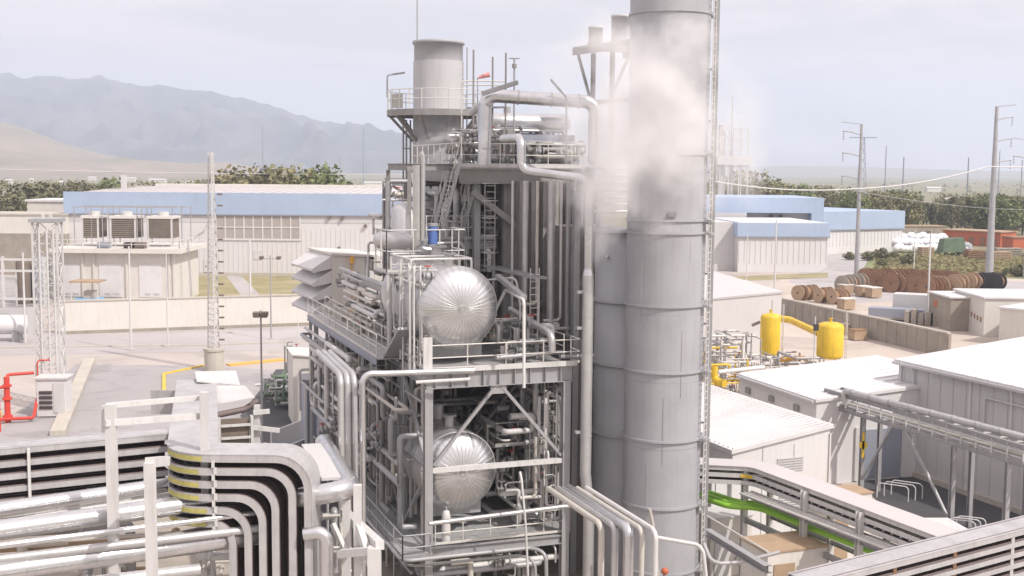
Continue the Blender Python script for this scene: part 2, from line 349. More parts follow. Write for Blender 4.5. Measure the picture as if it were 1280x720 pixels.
ridge('far_hills', [(820, 213), (900, 210), (980, 207), (1060, 208), (1150, 211), (1250, 214), (1400, 213), (1600, 210)], 6400, 5000, 'foothill', 15, 5.5, 100, 12)
# ---- haze
hz = bpy.data.materials.new('haze_air'); hz.use_nodes = True; t = hz.node_tree; t.nodes.clear()
pv = N(t, 'ShaderNodeVolumePrincipled', Density=0.00020, Anisotropy=0.1); pv.inputs['Color'].default_value = (0.72, 0.82, 1.0, 1); ho = N(t, 'ShaderNodeOutputMaterial'); t.links.new(pv.outputs[0], ho.inputs['Volume'])
MATS['haze_air'] = hz
hb = MB().box(WF, -7000, 7000, -400, 9400, -1.0, 640); hazeo = struct('haze', hb, 'haze_air', 'stuff', 'thin pale haze filling the air over the plain')
# ---- steam
def steam(name, label, c, ax, dens, seed, scale, lean=0.0):
    m = bpy.data.materials.new(name + '_vapour'); m.use_nodes = True; t = m.node_tree; t.nodes.clear(); l = t.links.new
    tc = N(t, 'ShaderNodeTexCoord'); gr = N(t, 'ShaderNodeVectorMath', _operation='LENGTH')
    n0 = N(t, 'ShaderNodeTexNoise', Scale=scale * 0.6, Detail=3.0); n0.noise_dimensions = '4D'; n0.inputs['W'].default_value = seed + 5
    sub = N(t, 'ShaderNodeVectorMath', _operation='SUBTRACT'); sub.inputs[1].default_value = (0.5, 0.5, 0.5)
    sc_ = N(t, 'ShaderNodeVectorMath', _operation='SCALE'); sc_.inputs['Scale'].default_value = 1.25
    ad = N(t, 'ShaderNodeVectorMath', _operation='ADD')
    l(tc.outputs['Object'], n0.inputs['Vector']); l(n0.outputs['Color'], sub.inputs[0]); l(sub.outputs[0], sc_.inputs[0]); l(tc.outputs['Object'], ad.inputs[0]); l(sc_.outputs[0], ad.inputs[1])
    l(ad.outputs[0], gr.inputs[0])
    nn = N(t, 'ShaderNodeTexNoise', Scale=scale, Detail=6.0, Roughness=0.62); nn.noise_dimensions = '4D'; nn.inputs['W'].default_value = seed; l(tc.outputs['Object'], nn.inputs['Vector'])
    # density = clamp((1 - len) * k + noise - c)
    a = N(t, 'ShaderNodeMath', _operation='MULTIPLY_ADD'); a.inputs[1].default_value = -1.7; a.inputs[2].default_value = 1.2; l(gr.outputs['Value'], a.inputs[0])
    b = N(t, 'ShaderNodeMath', _operation='MULTIPLY_ADD'); b.inputs[1].default_value = 3.6; b.inputs[2].default_value = -1.85; l(nn.outputs['Fac'], b.inputs[0])
    c_ = N(t, 'ShaderNodeMath', _operation='ADD'); c_.use_clamp = True; l(a.outputs[0], c_.inputs[0]); l(b.outputs[0], c_.inputs[1])
    d = N(t, 'ShaderNodeMath', _operation='MULTIPLY'); d.inputs[1].default_value = dens; l(c_.outputs[0], d.inputs[0])
    p = N(t, 'ShaderNodeVolumePrincipled', Anisotropy=0.0); p.inputs['Color'].default_value = (0.978, 0.974, 0.98, 1); l(d.outputs[0], p.inputs['Density'])
    o = N(t, 'ShaderNodeOutputMaterial'); l(p.outputs[0], o.inputs['Volume']); MATS[m.name] = m
    mb = MB(); mb.lathe([(math.sin(math.pi * k / 16), -math.cos(math.pi * k / 16)) for k in range(17)], (0, 0, 0), Z, 28)
    ob = bpy.data.objects.new(name, mb.data(name, m.name)); COL.objects.link(ob); ob.location = c; ob.scale = ax; ob.rotation_euler = (0, lean, 0)
    tag(ob, label, None, None, 'stuff'); return ob
steam('steam_cloud', 'dense white steam billowing across the tall grey stack', at(806, 140, 51.0), (5.6, 2.4, 5.6), 1.35, 1.3, 2.6, 0.45)
steam('steam_cloud', 'white steam rising between the pipe casing and the stack', at(764, 212, 52.0), (2.3, 1.5, 6.0), 1.5, 4.1, 2.2, 0.2)
steam('steam_cloud', 'thin steam drifting off to the right of the stack', at(912, 170, 57), (3.4, 1.9, 5.4), 0.38, 6.2, 1.8, -0.2)
steam('steam_wisp', 'small steam wisp beside the short exhaust chimney', at(552, 172, 62), (1.7, 0.7, 0.75), 1.2, 9.4, 2.4, -0.35)
steam('steam_wisp', 'faint steam around the silver vent riser', at(505, 288, 58), (0.9, 0.7, 1.6), 0.7, 12.4, 2.0, 0.2)
# ================================================================ BACKGROUND BUILDINGS
def ribs(mb, fr, u0, u1, v, z0, z1, step, d=0.06, w_=0.12, along='u'):
    n = int(abs(u1 - u0) / step)
    for k in range(n + 1):
        x = u0 + (u1 - u0) * k / n
        if along == 'u': mb.box(fr, x - w_ / 2, x + w_ / 2, v - d, v + 0.01, z0, z1)
        else: mb.box(fr, v - d, v + 0.01, x - w_ / 2, x + w_ / 2, z0, z1)
# long warehouse, parallel to the picture
g = atz(84, 343); Yw = g.y; WX0 = g.x; WX1 = atz(700, 343).x; fr = Fr((WX0, Yw), 0); WL = WX1 - WX0
wh = thing('long_warehouse', 'long white ribbed warehouse with a blue fascia behind the plant', 'warehouse', fr(0, 0, 0))
zt = lambda py: at(300, py, Yw).z
zf0, zf1 = zt(268), zt(241)
mb = MB().box(fr, 0, WL, 0, 40, 0, zf0 + 0.1); ribs(mb, fr, 0.3, WL - 0.3, 0, 0.8, zf0 - 2.6, 0.9)
part('wall', mb, 'wall_white', wh)
mb = MB().box(fr, -0.2, WL, -0.35, 0.0, zf0, zf1); ribs(mb, fr, 0, WL, -0.35, zf0 + 0.1, zf1 - 0.1, 6.0, 0.02, 0.08); part('fascia', mb, 'blue', wh)
part('fascia_trim', MB().box(fr, -0.25, WL, -0.42, -0.36, zf0 - 0.18, zf0 + 0.02), 'blue_grey', wh)
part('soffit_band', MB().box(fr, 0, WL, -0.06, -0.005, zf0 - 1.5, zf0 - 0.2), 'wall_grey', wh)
zr = at(300, 233, Yw + 40).z
mb = MB().add([fr(0, 0, zf1 - .3), fr(WL, 0, zf1 - .3), fr(WL, 40, zr), fr(5, 40, zr), fr(0, 0, zf1 - 1), fr(WL, 0, zf1 - 1), fr(WL, 40, 8), fr(5, 40, 8)], [(0, 1, 2, 3), (4, 5, 6, 7), (0, 1, 5, 4), (1, 2, 6, 5), (2, 3, 7, 6), (3, 0, 4, 7)])
for k in range(44): a = 2 + k * WL / 45; mb.bar(fr(a, 0.4, zf1 - .22), fr(min(a + .1, WL), 39.5, zr + .08), 0.16, 0.12)
part('roof', mb, 'roof_pink', wh)
part('roof_ridge', MB().bar(fr(5, 40, zr + .25), fr(WL, 40, zr + .25), 1.2, 0.5), 'cream', wh)
for a, b in ((388, 438), (458, 485)):
    x0, x1 = at(a, 238, Yw + 32).x - WX0, at(b, 238, Yw + 32).x - WX0
    zz = at(a, 238, Yw + 32).z; part('skylight', MB().box(fr, x0, x1, 31, 33, zz - .7, zz + .3), 'louvre', wh)
def gx(px): return at(px, 280, Yw).x - WX0
u0, u1 = gx(270), gx(375)
wf = part('window', MB().box(fr, u0, u1, -0.08, -0.02, zt(298), zt(269.5)), 'window', wh)
mb = MB()
for k in range(10): x = u0 + (u1 - u0) * k / 9; mb.box(fr, x - .12, x + .12, -.16, -.09, zt(298), zt(269.5))
mb.box(fr, u0, u1, -.17, -.091, zt(284) - .1, zt(284) + .1); mb.box(fr, u0 - .2, u1 + .2, -.18, -.09, zt(298) - .35, zt(298)); part('window_frame', mb, 'wall_white', wf)
d0 = gx(254); dr = part('door', MB().box(fr, d0, gx(266), -.12, -.02, 0.5, zt(324)), 'steel_white', wh)
part('handle', MB().box(fr, d0 + .3, d0 + .5, -.17, -.12, 1.6, 1.8), 'dark', dr)
part('hatch', MB().box(fr, gx(316), gx(327), -.1, -.02, zt(324), zt(313)), 'steel_white', wh)
part('plinth', MB().box(fr, 0, WL, -.12, -.005, 0.02, 0.6), 'concrete', wh)
for px, py in ((412, 271), (457, 281), (424, 309), (428, 272)): part('wall_lamp', MB().box(fr, gx(px) - .25, gx(px) + .25, -.6, -.03, zt(py) - .25, zt(py) + .25), 'louvre', wh)
part('drain_hose', MB().tube([fr(gx(262), -.15, zt(276)), fr(gx(256), -.3, zt(288)), fr(gx(244), -.2, zt(296))], .08, 1.2), 'wall_grey', wh)
# small left buildings
a = at(35, 290, Yw + 12); b = at(84, 290, Yw + 12); f2 = Fr((a.x, a.y), 0); W2 = b.x - a.x; zz = lambda py: at(60, py, Yw + 12).z
an = thing('annex_building', 'small cream flat roofed annex at the left end of the blue warehouse', 'building', f2(0, 0, 0))
part('wall', MB().box(f2, 0, W2, 0, 12, 0, zz(252)), 'cream', an); part('roof', MB().box(f2, -.3, W2 + .3, -.3, 12.3, zz(252), zz(249.5)), 'roof_white', an)
a = at(-60, 300, Yw - 2); b = at(82, 300, Yw - 2); f2 = Fr((a.x, a.y), 0); W2 = b.x - a.x; zz = lambda py: at(40, py, Yw - 2).z
an = thing('low_building', 'long low cream wall building at the left edge with a stained base', 'building', f2(0, 0, 0))
part('wall', MB().box(f2, 0, W2, 0, 10, zz(292), zz(269)), 'cream', an); part('wall_base', MB().box(f2, 0, W2, -.1, 9.9, 0, zz(292) - .01), 'concrete_dark', an); part('coping', MB().box(f2, -.2, W2 + .2, -.2, 10.2, zz(269) + .005, zz(267)), 'concrete', an)
# vent pillar behind roof
solo('roof_stack', MB().box(Fr(at(151, 225, Yw + 20), 0), 0, .9, 0, .9, 12, at(151, 219, Yw + 20).z), 'wall_grey', 'thin pale chimney rising behind the left end of the warehouse roof', 'chimney')
# electrical building with coolers
Ye = atz(150, 379).y; a = at(74, 379, Ye); b = at(230, 379, Ye); fe = Fr((a.x, Ye), 0); We = b.x - a.x; ze = lambda py: at(150, py, Ye).z; xe = lambda px: at(px, 340, Ye).x - a.x
eb = thing('switchgear_building', 'cream flat roofed switchgear building with three white roller doors', 'building', fe(0, 0, 0))
part('wall', MB().box(fe, 0, We - 1.2, 0, 13, 0, ze(316)), 'cream', eb)
part('roof', MB().box(fe, -.8, We, -1.2, 14, ze(316), ze(310.5)), 'cream', eb)
for p0, p1 in ((75, 100), (124, 152), (174, 202)):
    d = part('door', MB().box(fe, xe(p0), xe(p1), -.1, .0, ze(371), ze(330)), 'roof_white', eb); 
    for k in (.25, .65): x = xe(p0) + (xe(p1) - xe(p0)) * k; part('vent', MB().box(fe, x, x + .8, -.16, -.1, ze(368), ze(365.5)), 'wall_grey', d)
for px in (104, 118, 159, 212, 218): part('pilaster', MB().box(fe, xe(px) - .15, xe(px) + .15, -.25, -.005, 0, ze(317)), 'cream', eb)
part('ladder_cage', (lambda m: (ladder(m, fe(We + .6, 2, 0), fe(We + .2, 2, ze(300)), (0, 1, 0), .7, .5, .05), m)[1])(MB()), 'steel', eb)
part('railing', (lambda m: (railing(m, [fe(-.5, -.9, ze(310)), fe(We - .3, -.9, ze(310)), fe(We - .3, 13, ze(310))], 1.2, .05, 2.2, 2, False), m)[1])(MB()), 'rail', eb)
for i, (p0, p1, lb) in enumerate(((92, 111, 'leftmost'), (127, 157, 'middle'), (173, 202, 'rightmost'))):
    c = thing('roof_cooler', f'{lb} of three brown louvred coolers on the switchgear building roof', 'cooler', fe(xe(p0), 4, ze(303)), 0, 'coolers on the switchgear roof')
    x0, x1 = xe(p0) * 1.03, xe(p1) * 1.03; zb = ze(310) + .02; zl = zb + 1.2
    part('casing', MB().box(fe, x0, x1, 4, 8, zl, zl + 2.9), 'louvre', c)
    mb = MB()
    for k in range(9): mb.box(fe, x0 + .1, x1 - .1, 3.88, 3.99, zl + .15 + k * .3, zl + .25 + k * .3)
    part('louvre_panel', mb, 'concrete_dark', c)
    part('hood', MB().box(fe, x0 - .2, x1 + .2, 3.8, 8.2, zl + 2.92, zl + 3.3), 'cream', c)
    for q in (x0, x1): part('leg', MB().box(fe, q - .12, q + .12, 3.9, 4.1, zb, zl + 3.4), 'steel_white', c)
    part('fan', MB().cyl(fe((x0 + x1) / 2, 6, zl + 3.3), fe((x0 + x1) / 2, 6, zl + 3.9), .8), 'steel_white', c)
mb = MB(); zc = at(150, 259, Ye + 4).z
for v in (4, 9): mb.bar(fe(xe(82), v, zc), fe(xe(213), v, zc), .14)
for px in (82, 104, 118, 126, 162, 168, 207, 219): x = xe(px); mb.bar(fe(x, 4, ze(308)), fe(x, 4, zc), .12); mb.bar(fe(x, 4, zc), fe(x, 9, zc), .1); mb.bar(fe(x, 9, ze(308)), fe(x, 9, zc), .12)
solo('cooler_gantry', mb, 'steel', 'thin steel pipe gantry framing the coolers on the roof', 'gantry')
for px, m_ in ((123, 'blue_grey'), (168, 'louvre'), (156, 'dark')):
    solo('electrical_box', MB().box(fe, xe(px), xe(px) + 1.6, -.3, 1.2, ze(310) + .01, ze(303) ), m_, {123: 'grey control box on the roof edge beside the middle cooler', 168: 'brown control box on the roof in front of the right cooler', 156: 'small dark box on the roof between middle and right coolers'}[px], 'box')
# blue cart and canopy in front of the switchgear building
c0 = atz(109, 384); fc = Fr((c0.x, c0.y), 0)
bc = thing('utility_truck', 'small sky blue utility truck parked in front of the switchgear building', 'truck', fc(0, 0, 0))
part('body', MB().box(fc, -1.8, 1.8, 0, 2, .45, 1.25), 'skyblue', bc); part('cab', MB().hexa([fc(-.6, .1, 1.25), fc(1.2, .1, 1.25), fc(1.2, 1.9, 1.25), fc(-.6, 1.9, 1.25)], [fc(-.5, .2, 2.3), fc(.9, .2, 2.3), fc(.9, 1.8, 2.3), fc(-.5, 1.8, 2.3)]), 'window', bc)
for x in (-1.1, 1.1):
    for y in (0.05, 1.75): part('wheel', MB().cyl(fc(x, y, .42), fc(x, y + .25, .42), .42, n=14), 'rubber', bc)
cp = thing('canopy', 'small tan canopy on thin posts above the blue truck', 'canopy', fc(0, -1, 0)); zc_ = at(109, 351, c0.y).z
part('canopy_roof', MB().box(fc, -2.2, 2, -1, 2.6, zc_ - .2, zc_), 'wood_pale', cp)
for x in (-2, 1.8): part('post', MB().box(fc, x, x + .12, -.9, -.78, 0, zc_ - .2), 'steel_white', cp)
# perimeter wall
y0 = atz(230, 418).y; a, b = atz(74, 418), atz(430, 405); mb = MB(); mb.bar(a + Z * 1.95, b + Z * 1.95, .5, 3.9)
pw = thing('perimeter_wall', 'long cream concrete perimeter wall beside the road', 'wall', a); part('wall_panel', mb, 'cream', pw)
mb = MB(); mb.bar(a + Z * 3.98, b + Z * 3.98, .7, .16); part('coping', mb, 'concrete', pw)
mb = MB(); mb.bar(a + Z * .2, b + Z * .2, .62, .4); part('wall_base', mb, 'concrete_dark', pw)
# retaining kerb in front of grass
mb = MB(); mb.bar(atz(60, 380) + Z * .3, atz(430, 378) + Z * .3, .5, .6); solo('low_wall', mb, 'concrete', 'low pale kerb wall in front of the brown grass patches', 'wall')
# ---- right warehouses
def blockbld(name, label, cat, fr, W, D, zw, zfas, wall='wall_white', side='wall_grey', base=1.6, fas='blue', rib=1.1):
    t_ = thing(name, label, cat, fr(0, 0, 0), fr.a)
    mb = MB().box(fr, 0, W, 0, D, base, zw); ribs(mb, fr, .2, W - .2, 0, base, zw - .1, rib, .08); part('wall', mb, wall, t_)
    part('plinth', MB().box(fr, -.05, W + .05, -.15, D, 0, base - .01), 'wall_white', t_)
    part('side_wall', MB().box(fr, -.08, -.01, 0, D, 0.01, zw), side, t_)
    part('fascia', MB().box(fr, -.3, W + .3, -.4, D + .3, zw + .01, zfas), fas, t_); part('fascia_trim', MB().box(fr, -.35, W + .35, -.46, -.402, zw - .15, zw + .12), 'blue_grey', t_)
    return t_
a = atz(922, 340); fr = Fr((a.x, a.y), 4); zz = lambda py: at(960, py, a.y).z; Wb = (atz(1022, 338) - a).length
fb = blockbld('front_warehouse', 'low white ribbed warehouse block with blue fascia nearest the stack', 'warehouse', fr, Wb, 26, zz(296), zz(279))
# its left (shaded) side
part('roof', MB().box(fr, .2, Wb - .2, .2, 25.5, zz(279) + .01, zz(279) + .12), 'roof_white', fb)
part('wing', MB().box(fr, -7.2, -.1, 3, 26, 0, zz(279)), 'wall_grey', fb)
Yb = a.y + 28; fr = Fr((at(880, 300, Yb).x, Yb), 0); zz = lambda py: at(960, py, Yb).z; Wb = at(1028, 300, Yb).x - fr.o.x; xb = lambda px: at(px, 270, Yb).x - fr.o.x
t_ = thing('tall_warehouse', 'taller blue clad warehouse with a recessed roof opening beside the steam', 'warehouse', fr(0, 0, 0))
part('wall', MB().box(fr, 0, Wb, 0, 30, 0, zz(279)), 'wall_white', t_)
part('cladding', MB().box(fr, 0, Wb, -.4, 30, zz(266), zz(247)), 'blue', t_)
part('cladding', MB().box(fr, xb(1014), Wb, -.4, 3, zz(279), zz(266) - .01), 'blue', t_)
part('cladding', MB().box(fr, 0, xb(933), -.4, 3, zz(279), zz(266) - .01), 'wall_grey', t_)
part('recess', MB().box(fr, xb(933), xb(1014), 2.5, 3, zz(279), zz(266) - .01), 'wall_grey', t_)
for px in (964, 976): part('vent', MB().box(fr, xb(px), xb(px) + .8, 1.6, 2.4, zz(272), zz(269)), 'louvre', t_)
a = atz(1022, 318); b = atz(1127, 314.5); dg = math.degrees(math.atan2(b.y - a.y, b.x - a.x)); fr = Fr((a.x, a.y), dg); zz = lambda py: at(1075, py, (a.y + b.y) / 2).z
blockbld('rear_warehouse', 'long low white warehouse with blue fascia right of the taller one', 'warehouse', fr, (b - a).length, 30, zz(286.5), zz(264))
# shed, bags, clutter at the right
a = atz(1178, 305); b = atz(1250, 309); dg = math.degrees(math.atan2(b.y - a.y, b.x - a.x)); fr = Fr((a.x, a.y), dg); Ls = (b - a).length
t_ = thing('long_shed', 'long rust red shed in front of the tree line', 'shed', fr(0, 0, 0), fr.a)
part('wall', MB().box(fr, 0, Ls, 0, 9, 0, 3.9), 'shed_red', t_); part('roof', MB().box(fr, -.3, Ls + .3, -.4, 9.4, 3.91, 4.2), 'wood_pale', t_)
for k in range(5): part('door', MB().box(fr, Ls * (k + .4) / 5.2, Ls * (k + .4) / 5.2 + 1.6, -.08, -.01, .1, 2.4), 'wood', t_)
a = atz(1266, 312); fr = Fr((a.x, a.y), 5); t_ = thing('small_shed', 'small dark red shed at the right edge by the trees', 'shed', fr(0, 0, 0)); part('wall', MB().box(fr, 0, 9, 0, 6, 0, 3), 'shed_red', t_); part('roof', MB().box(fr, -.2, 9.2, -.2, 6.2, 3.01, 3.3), 'wood', t_)
a = atz(1124, 300); fr = Fr((a.x, a.y), 5); t_ = thing('brick_shed', 'low grey brown shed between the rear warehouse and the bag pile', 'shed', fr(0, 0, 0)); part('wall', MB().box(fr, 0, 14, 0, 6, 0, 4), 'concrete_dark', t_); part('roof', MB().box(fr, -.2, 14.2, -.2, 6.2, 4.01, 4.3), 'wood_pale', t_)
def lump(r, sx=1, sy=1, sz=1, seed=0, n=10):
    rnd = random.Random(seed); vs = []; m = 7
    for k in range(n):
        for j in range(m):
            th_ = math.pi * j / (m - 1) * .93; a_ = 2 * math.pi * k / n; q = 1 + rnd.uniform(-.14, .14)
            vs.append((r * sx * q * math.sin(th_) * math.cos(a_), r * sy * q * math.sin(th_) * math.sin(a_), r * sz * (math.cos(th_) * q + .9)))
    return vs, [(k * m + j, ((k + 1) % n) * m + j, ((k + 1) % n) * m + j + 1, k * m + j + 1) for k in range(n) for j in range(m - 1)]
bag = None; rb = random.Random(5)
for k in range(70):
    px = 1121 + 62 * (k % 24) / 23 + rb.uniform(-1, 1); row = k // 24; p = atz(px, 316 - row * 1.2); p.z = row * 1.25 + rb.uniform(0, .2)
    if not bag:
        v_, f_ = lump(1.15, 1, 1, .75, 3); bag = solo('bulk_bag', MB().add(v_, f_, True), 'bag_white', 'bulging white bulk bag in the heap beside the rear warehouse', 'bag', 'white bulk bags in the heap'); bag.location = p
    else: copy_tree(bag, p, rb.uniform(0, 6), scale=[rb.uniform(.85, 1.25)] * 3)
a = atz(1178, 320); fr = Fr((a.x, a.y), 10); t_ = thing('covered_truck', 'truck under a dark green tarpaulin beside the white bag heap', 'truck', fr(0, 0, 0))
part('tarpaulin', MB().hexa([fr(0, 0, .9), fr(6.4, 0, .9), fr(6.4, 3, .9), fr(0, 3, .9)], [fr(.6, .3, 4.1), fr(5.6, .3, 4.4), fr(5.6, 2.7, 4.4), fr(.6, 2.7, 4.1)]), 'green_dull', t_)
for x in (1, 5): part('wheel', MB().cyl(fr(x, -.05, .5), fr(x, .3, .5), .5, n=12), 'rubber', t_)
a = atz(1204, 319); v_, f_ = lump(2.2, 1.1, 1, .8, 12); solo('tarpaulin_heap', MB().add([Vector(q) + a for q in v_], f_), 'steel', 'pale grey green tarpaulin heap right of the green truck', 'heap')
for px, py, sx, m_, lb in ((1160, 320, 1.6, 'wood_pale', 'brown pallet stack left of the green covered truck'), (1222, 324, 2.4, 'wood', 'low brown timber stack under the tall tapered power pole'), (1250, 326, 3.2, 'wood_pale', 'tan timber stack at the far right of the field'), (1262, 321, 3.6, 'concrete_dark', 'dark crate stack in front of the small red shed')):
    p = atz(px, py); mb = MB(); fr = Fr((p.x, p.y), 12)
    for k in range(5): mb.box(fr, -sx, sx, 0, 2.2, .1 + k * .42, .38 + k * .42)
    for k in (-.9, 0, .9): mb.box(fr, k * sx - .1, k * sx + .1, -.03, 2.23, 0, 2.1)
    solo('timber_stack', mb, m_, lb, 'timber stack')
# cable drums
def mkdrum(label, m_, rr=1.55):
    t_ = thing('cable_drum', label, 'cable drum', (0, 0, 0), 0, 'cable drums standing in the yard')
    for x in (-.55, .45): part('flange', MB().cyl((x, 0, rr), (x + .1, 0, rr), rr, n=22), m_, t_)
    part('core', MB().cyl((-.45, 0, rr), (.45, 0, rr), rr * .72, n=18), 'wood', t_); part('hub', MB().cyl((-.62, 0, rr), (.62, 0, rr), .14, n=8), 'rubber', t_)
    return t_
rd = random.Random(11); first = {}
def drums(x0, y0, x1, y1, n, m_, lab, rr=1.55, jy=2):
    for k in range(n):
        p = atz(x0 + (x1 - x0) * k / max(1, n - 1) + rd.uniform(-1.5, 1.5), y0 + (y1 - y0) * k / max(1, n - 1) + rd.uniform(-jy, jy) * .5); rz = R(rd.uniform(25, 50))
        if (m_, lab) not in first:
            d = mkdrum(lab, m_, rr); first[(m_, lab)] = d; d.location = p; d.rotation_euler = (0, 0, rz)
        else: copy_tree(first[(m_, lab)], p, rz)
drums(1086, 361, 1170, 371, 15, 'wood', 'brown cable drum in the long front row of the stockyard')
drums(1082, 356, 1190, 361, 14, 'wood', 'brown cable drum in the rear row of the stockyard')
drums(1165, 368, 1192, 370, 6, 'wood_pale', 'tan cable drum near the slim light pole in the stockyard')
drums(1192, 366, 1214, 363, 5, 'wood_pale', 'tan cable drum at the right end of the long rows')
drums(1222, 361, 1248, 361, 6, 'rubber', 'black cable drum in the row below the tall tapered pole', 1.4)
drums(1056, 368, 1074, 365, 3, 'concrete_dark', 'grey brown cable drum standing left of the long rows')
drums(998, 374, 1052, 380, 7, 'wood_pale', 'pale cable drum behind the long concrete wall', 1.2, 3)
for px, py, lb in ((1061, 369, 'pale crate by the grey drums'), (1083, 371, 'left one of two pale crates before the brown drum row'), (1096, 373, 'right one of two pale crates before the brown drum row'), (1062, 388, 'brown crate just behind the concrete wall')):
    p = atz(px, py); fr = Fr((p.x, p.y), 25); t_ = thing('crate', lb, 'crate', p); part('box', MB().box(fr, -1, 1, 0, 1.6, .15, 1.6), 'wood_pale', t_); part('lid', MB().box(fr, -1.08, 1.08, -.08, 1.68, 1.61, 1.75), 'cream', t_)
for k, (px, py) in enumerate(((1085, 420), (1076, 426), (1068, 418))):
    p = atz(px, py); fr = Fr((p.x, p.y), 20); t_ = thing('packing_case', ['brown packing case in front of the concrete wall right of the yellow tank', 'nearer tan packing case by the right yellow tank ladder', 'pale packing case behind the other two by the wall'][k], 'case', p); part('box', MB().box(fr, -.9, .9, 0, 1.3, .1, 1.2), 'wood_pale', t_); part('lid', MB().box(fr, -.95, .95, -.05, 1.35, 1.21, 1.32), ['wood_pale', 'wood', 'cream'][k], t_)
# concrete wall
a, b = atz(976, 397), atz(1185, 447); t_ = thing('boundary_wall', 'long weathered concrete wall crossing behind the yellow tanks', 'wall', a); hh = 2.6
mb = MB(); mb.bar(a + Z * hh / 2, b + Z * hh / 2, .35, hh); part('wall_panel', mb, 'concrete_dark', t_); mb = MB(); mb.bar(a + Z * (hh + .1), b + Z * (hh + .1), .5, .18); part('coping', mb, 'concrete', t_)
mb = MB(); d = b - a
for k in range(20): p = a + d * (k / 19); mb.bar(p - Vector((0, .25, 0)), p - Vector((0, .25, 0)) + Z * hh, .3, .2)
part('pier', mb, 'concrete_dark', t_)
# brick houses
def hut(name, lb, px0, px1, pyb, h, D, m_, deg=-24, roof='roof_white'):
    a = atz(px0, pyb[0]); b = atz(px1, pyb[1]); dg = math.degrees(math.atan2(b.y - a.y, b.x - a.x)); fr = Fr((a.x, a.y), dg); W = (b - a).length
    t_ = thing(name, lb, 'hut', a, fr.a); part('wall', MB().box(fr, 0, W, 0, D, 0, h), m_, t_); part('roof', MB().box(fr, -.2, W + .2, -.2, D + .2, h + .005, h + .22), roof, t_)
    return t_, fr, W
t_, fr, W = hut('block_hut', 'small grey block hut with a red notice left of the larger hut', 1160, 1187, (405, 414), 4.2, 7, 'concrete_dark')
part('notice', MB().box(fr, W * .25, W * .4, -.06, -.005, 2.6, 3.4), 'shed_red', t_)
t_, fr, W = hut('block_house', 'larger tan block house with a white roof and faded marks', 1192, 1229, (407, 421), 4.7, 11, 'cream')
for k in range(9): part('window', MB().box(fr, W * (.08 + .1 * k), W * (.08 + .1 * k) + .45, -.05, -.005, 2.5 - .1 * k, 3.1 - .1 * k), 'wood', t_)
part('door', MB().box(fr, W + .01, W + .08, 3.4, 4.8, .02, 2.6), 'dark', t_)
hut('side_hut', 'low cream hut at the right edge behind the big white roof', 1248, 1300, (430, 436), 4.2, 7, 'cream')
a = atz(1115, 398); fr = Fr((a.x, a.y), -25); mb = MB()
solo('container', MB().box(fr, 0, 8, 0, 3, .1, 3.4), 'wall_grey', 'faded grey container behind the concrete wall', 'container')
a = atz(1085, 400); fr = Fr((a.x, a.y), -25); solo('flatbed', MB().box(fr, 0, 7, 0, 2.5, .6, 1.7), 'blue_grey', 'low blue grey covered load beside the grey container', 'load')
a = atz(1130, 406); fr = Fr((a.x, a.y), -25); mb = MB()
for k in range(5): mb.box(fr, k * .9, k * .9 + .6, 0, 1.6, .05, 1.8 + .3 * math.sin(k * 2))
solo('scrap_heap', mb, 'concrete_dark', 'dark heap of frames left of the block hut', 'heap')
# ---- trees
def mktree(name, label, m_, h, rad, n, seed, lobes, leaf=.5, loc=(0, 0, 0), shape='round', group=None):
    rnd = random.Random(seed); t_ = thing(name, label, 'tree' if h > 2.6 else 'shrub', (0, 0, 0), 0, group)
    mb = MB(); th_ = h * .35; mb.tube([(0, 0, 0), (.1, .05, th_), (.0, .1, h * .62)], h * .028 + .04, 1, 7)
    cs = []
    for k in range(lobes):
        a = rnd.uniform(0, 6.28); q = rnd.uniform(.1, .75) * rad
        zz_ = rnd.uniform(.28, .86) * h if shape == 'round' else rnd.uniform(.15, .9) * h
        rr = rad * rnd.uniform(.34, .62) * (1 if shape == 'round' else 1.0 - .55 * zz_ / h)
        if shape != 'round': q *= .5
        c = Vector((q * math.cos(a), q * math.sin(a), zz_)); cs.append((c, rr)); mb.tube([(0, 0, th_ * .8), c * .6 + Vector((0, 0, h * .15)), c], .05 + h * .006, 1, 5)
    part('trunk', mb, 'trunk', t_)
    cb = MB()
    for k in range(n):
        c, rr = rnd.choice(cs); d = Vector((rnd.gauss(0, 1), rnd.gauss(0, 1), rnd.gauss(0, 1))).normalized() * rr * rnd.uniform(.55, 1.08) ** .7; d.z *= .8 if shape == 'round' else 1.5
        p = c + d
        if p.z < .12 * h: p.z = .12 * h + rnd.random() * .2
        x = Vector((rnd.gauss(0, 1), rnd.gauss(0, 1), rnd.gauss(0, .6))).normalized(); y = x.cross(Vector((rnd.gauss(0, 1), rnd.gauss(0, 1), rnd.gauss(0, 1)))).normalized(); s_ = leaf * rnd.uniform(.5, 1.2)
        cb.add([p - x * s_, p + y * s_ * .6, p + x * s_, p - y * s_ * .6], [(0, 1, 2, 3)])
    part('crown', cb, m_, t_); t_.location = loc; return t_
tA = mktree('broadleaf_tree', 'wide dark green tree behind the warehouse roof, left of the lattice mast', 'leaf_dark', 9, 5.5, 3600, 1, 15, .38, atz(20, 262))
tB = mktree('broadleaf_tree', 'wide olive tree behind the warehouse roof right of the lattice mast', 'leaf_olive', 9, 6.5, 3600, 2, 16, .38, atz(330, 240))
tC = mktree('broadleaf_tree', 'bright green tree behind the warehouse skylight', 'leaf_bright', 8, 5.0, 3000, 3, 14, .36, atz(400, 240))
tP = mktree('poplar_tree', 'slim dark poplar standing at the far left', 'leaf_dark', 12, 2.6, 2800, 4, 14, .34, atz(55, 262), 'tall')
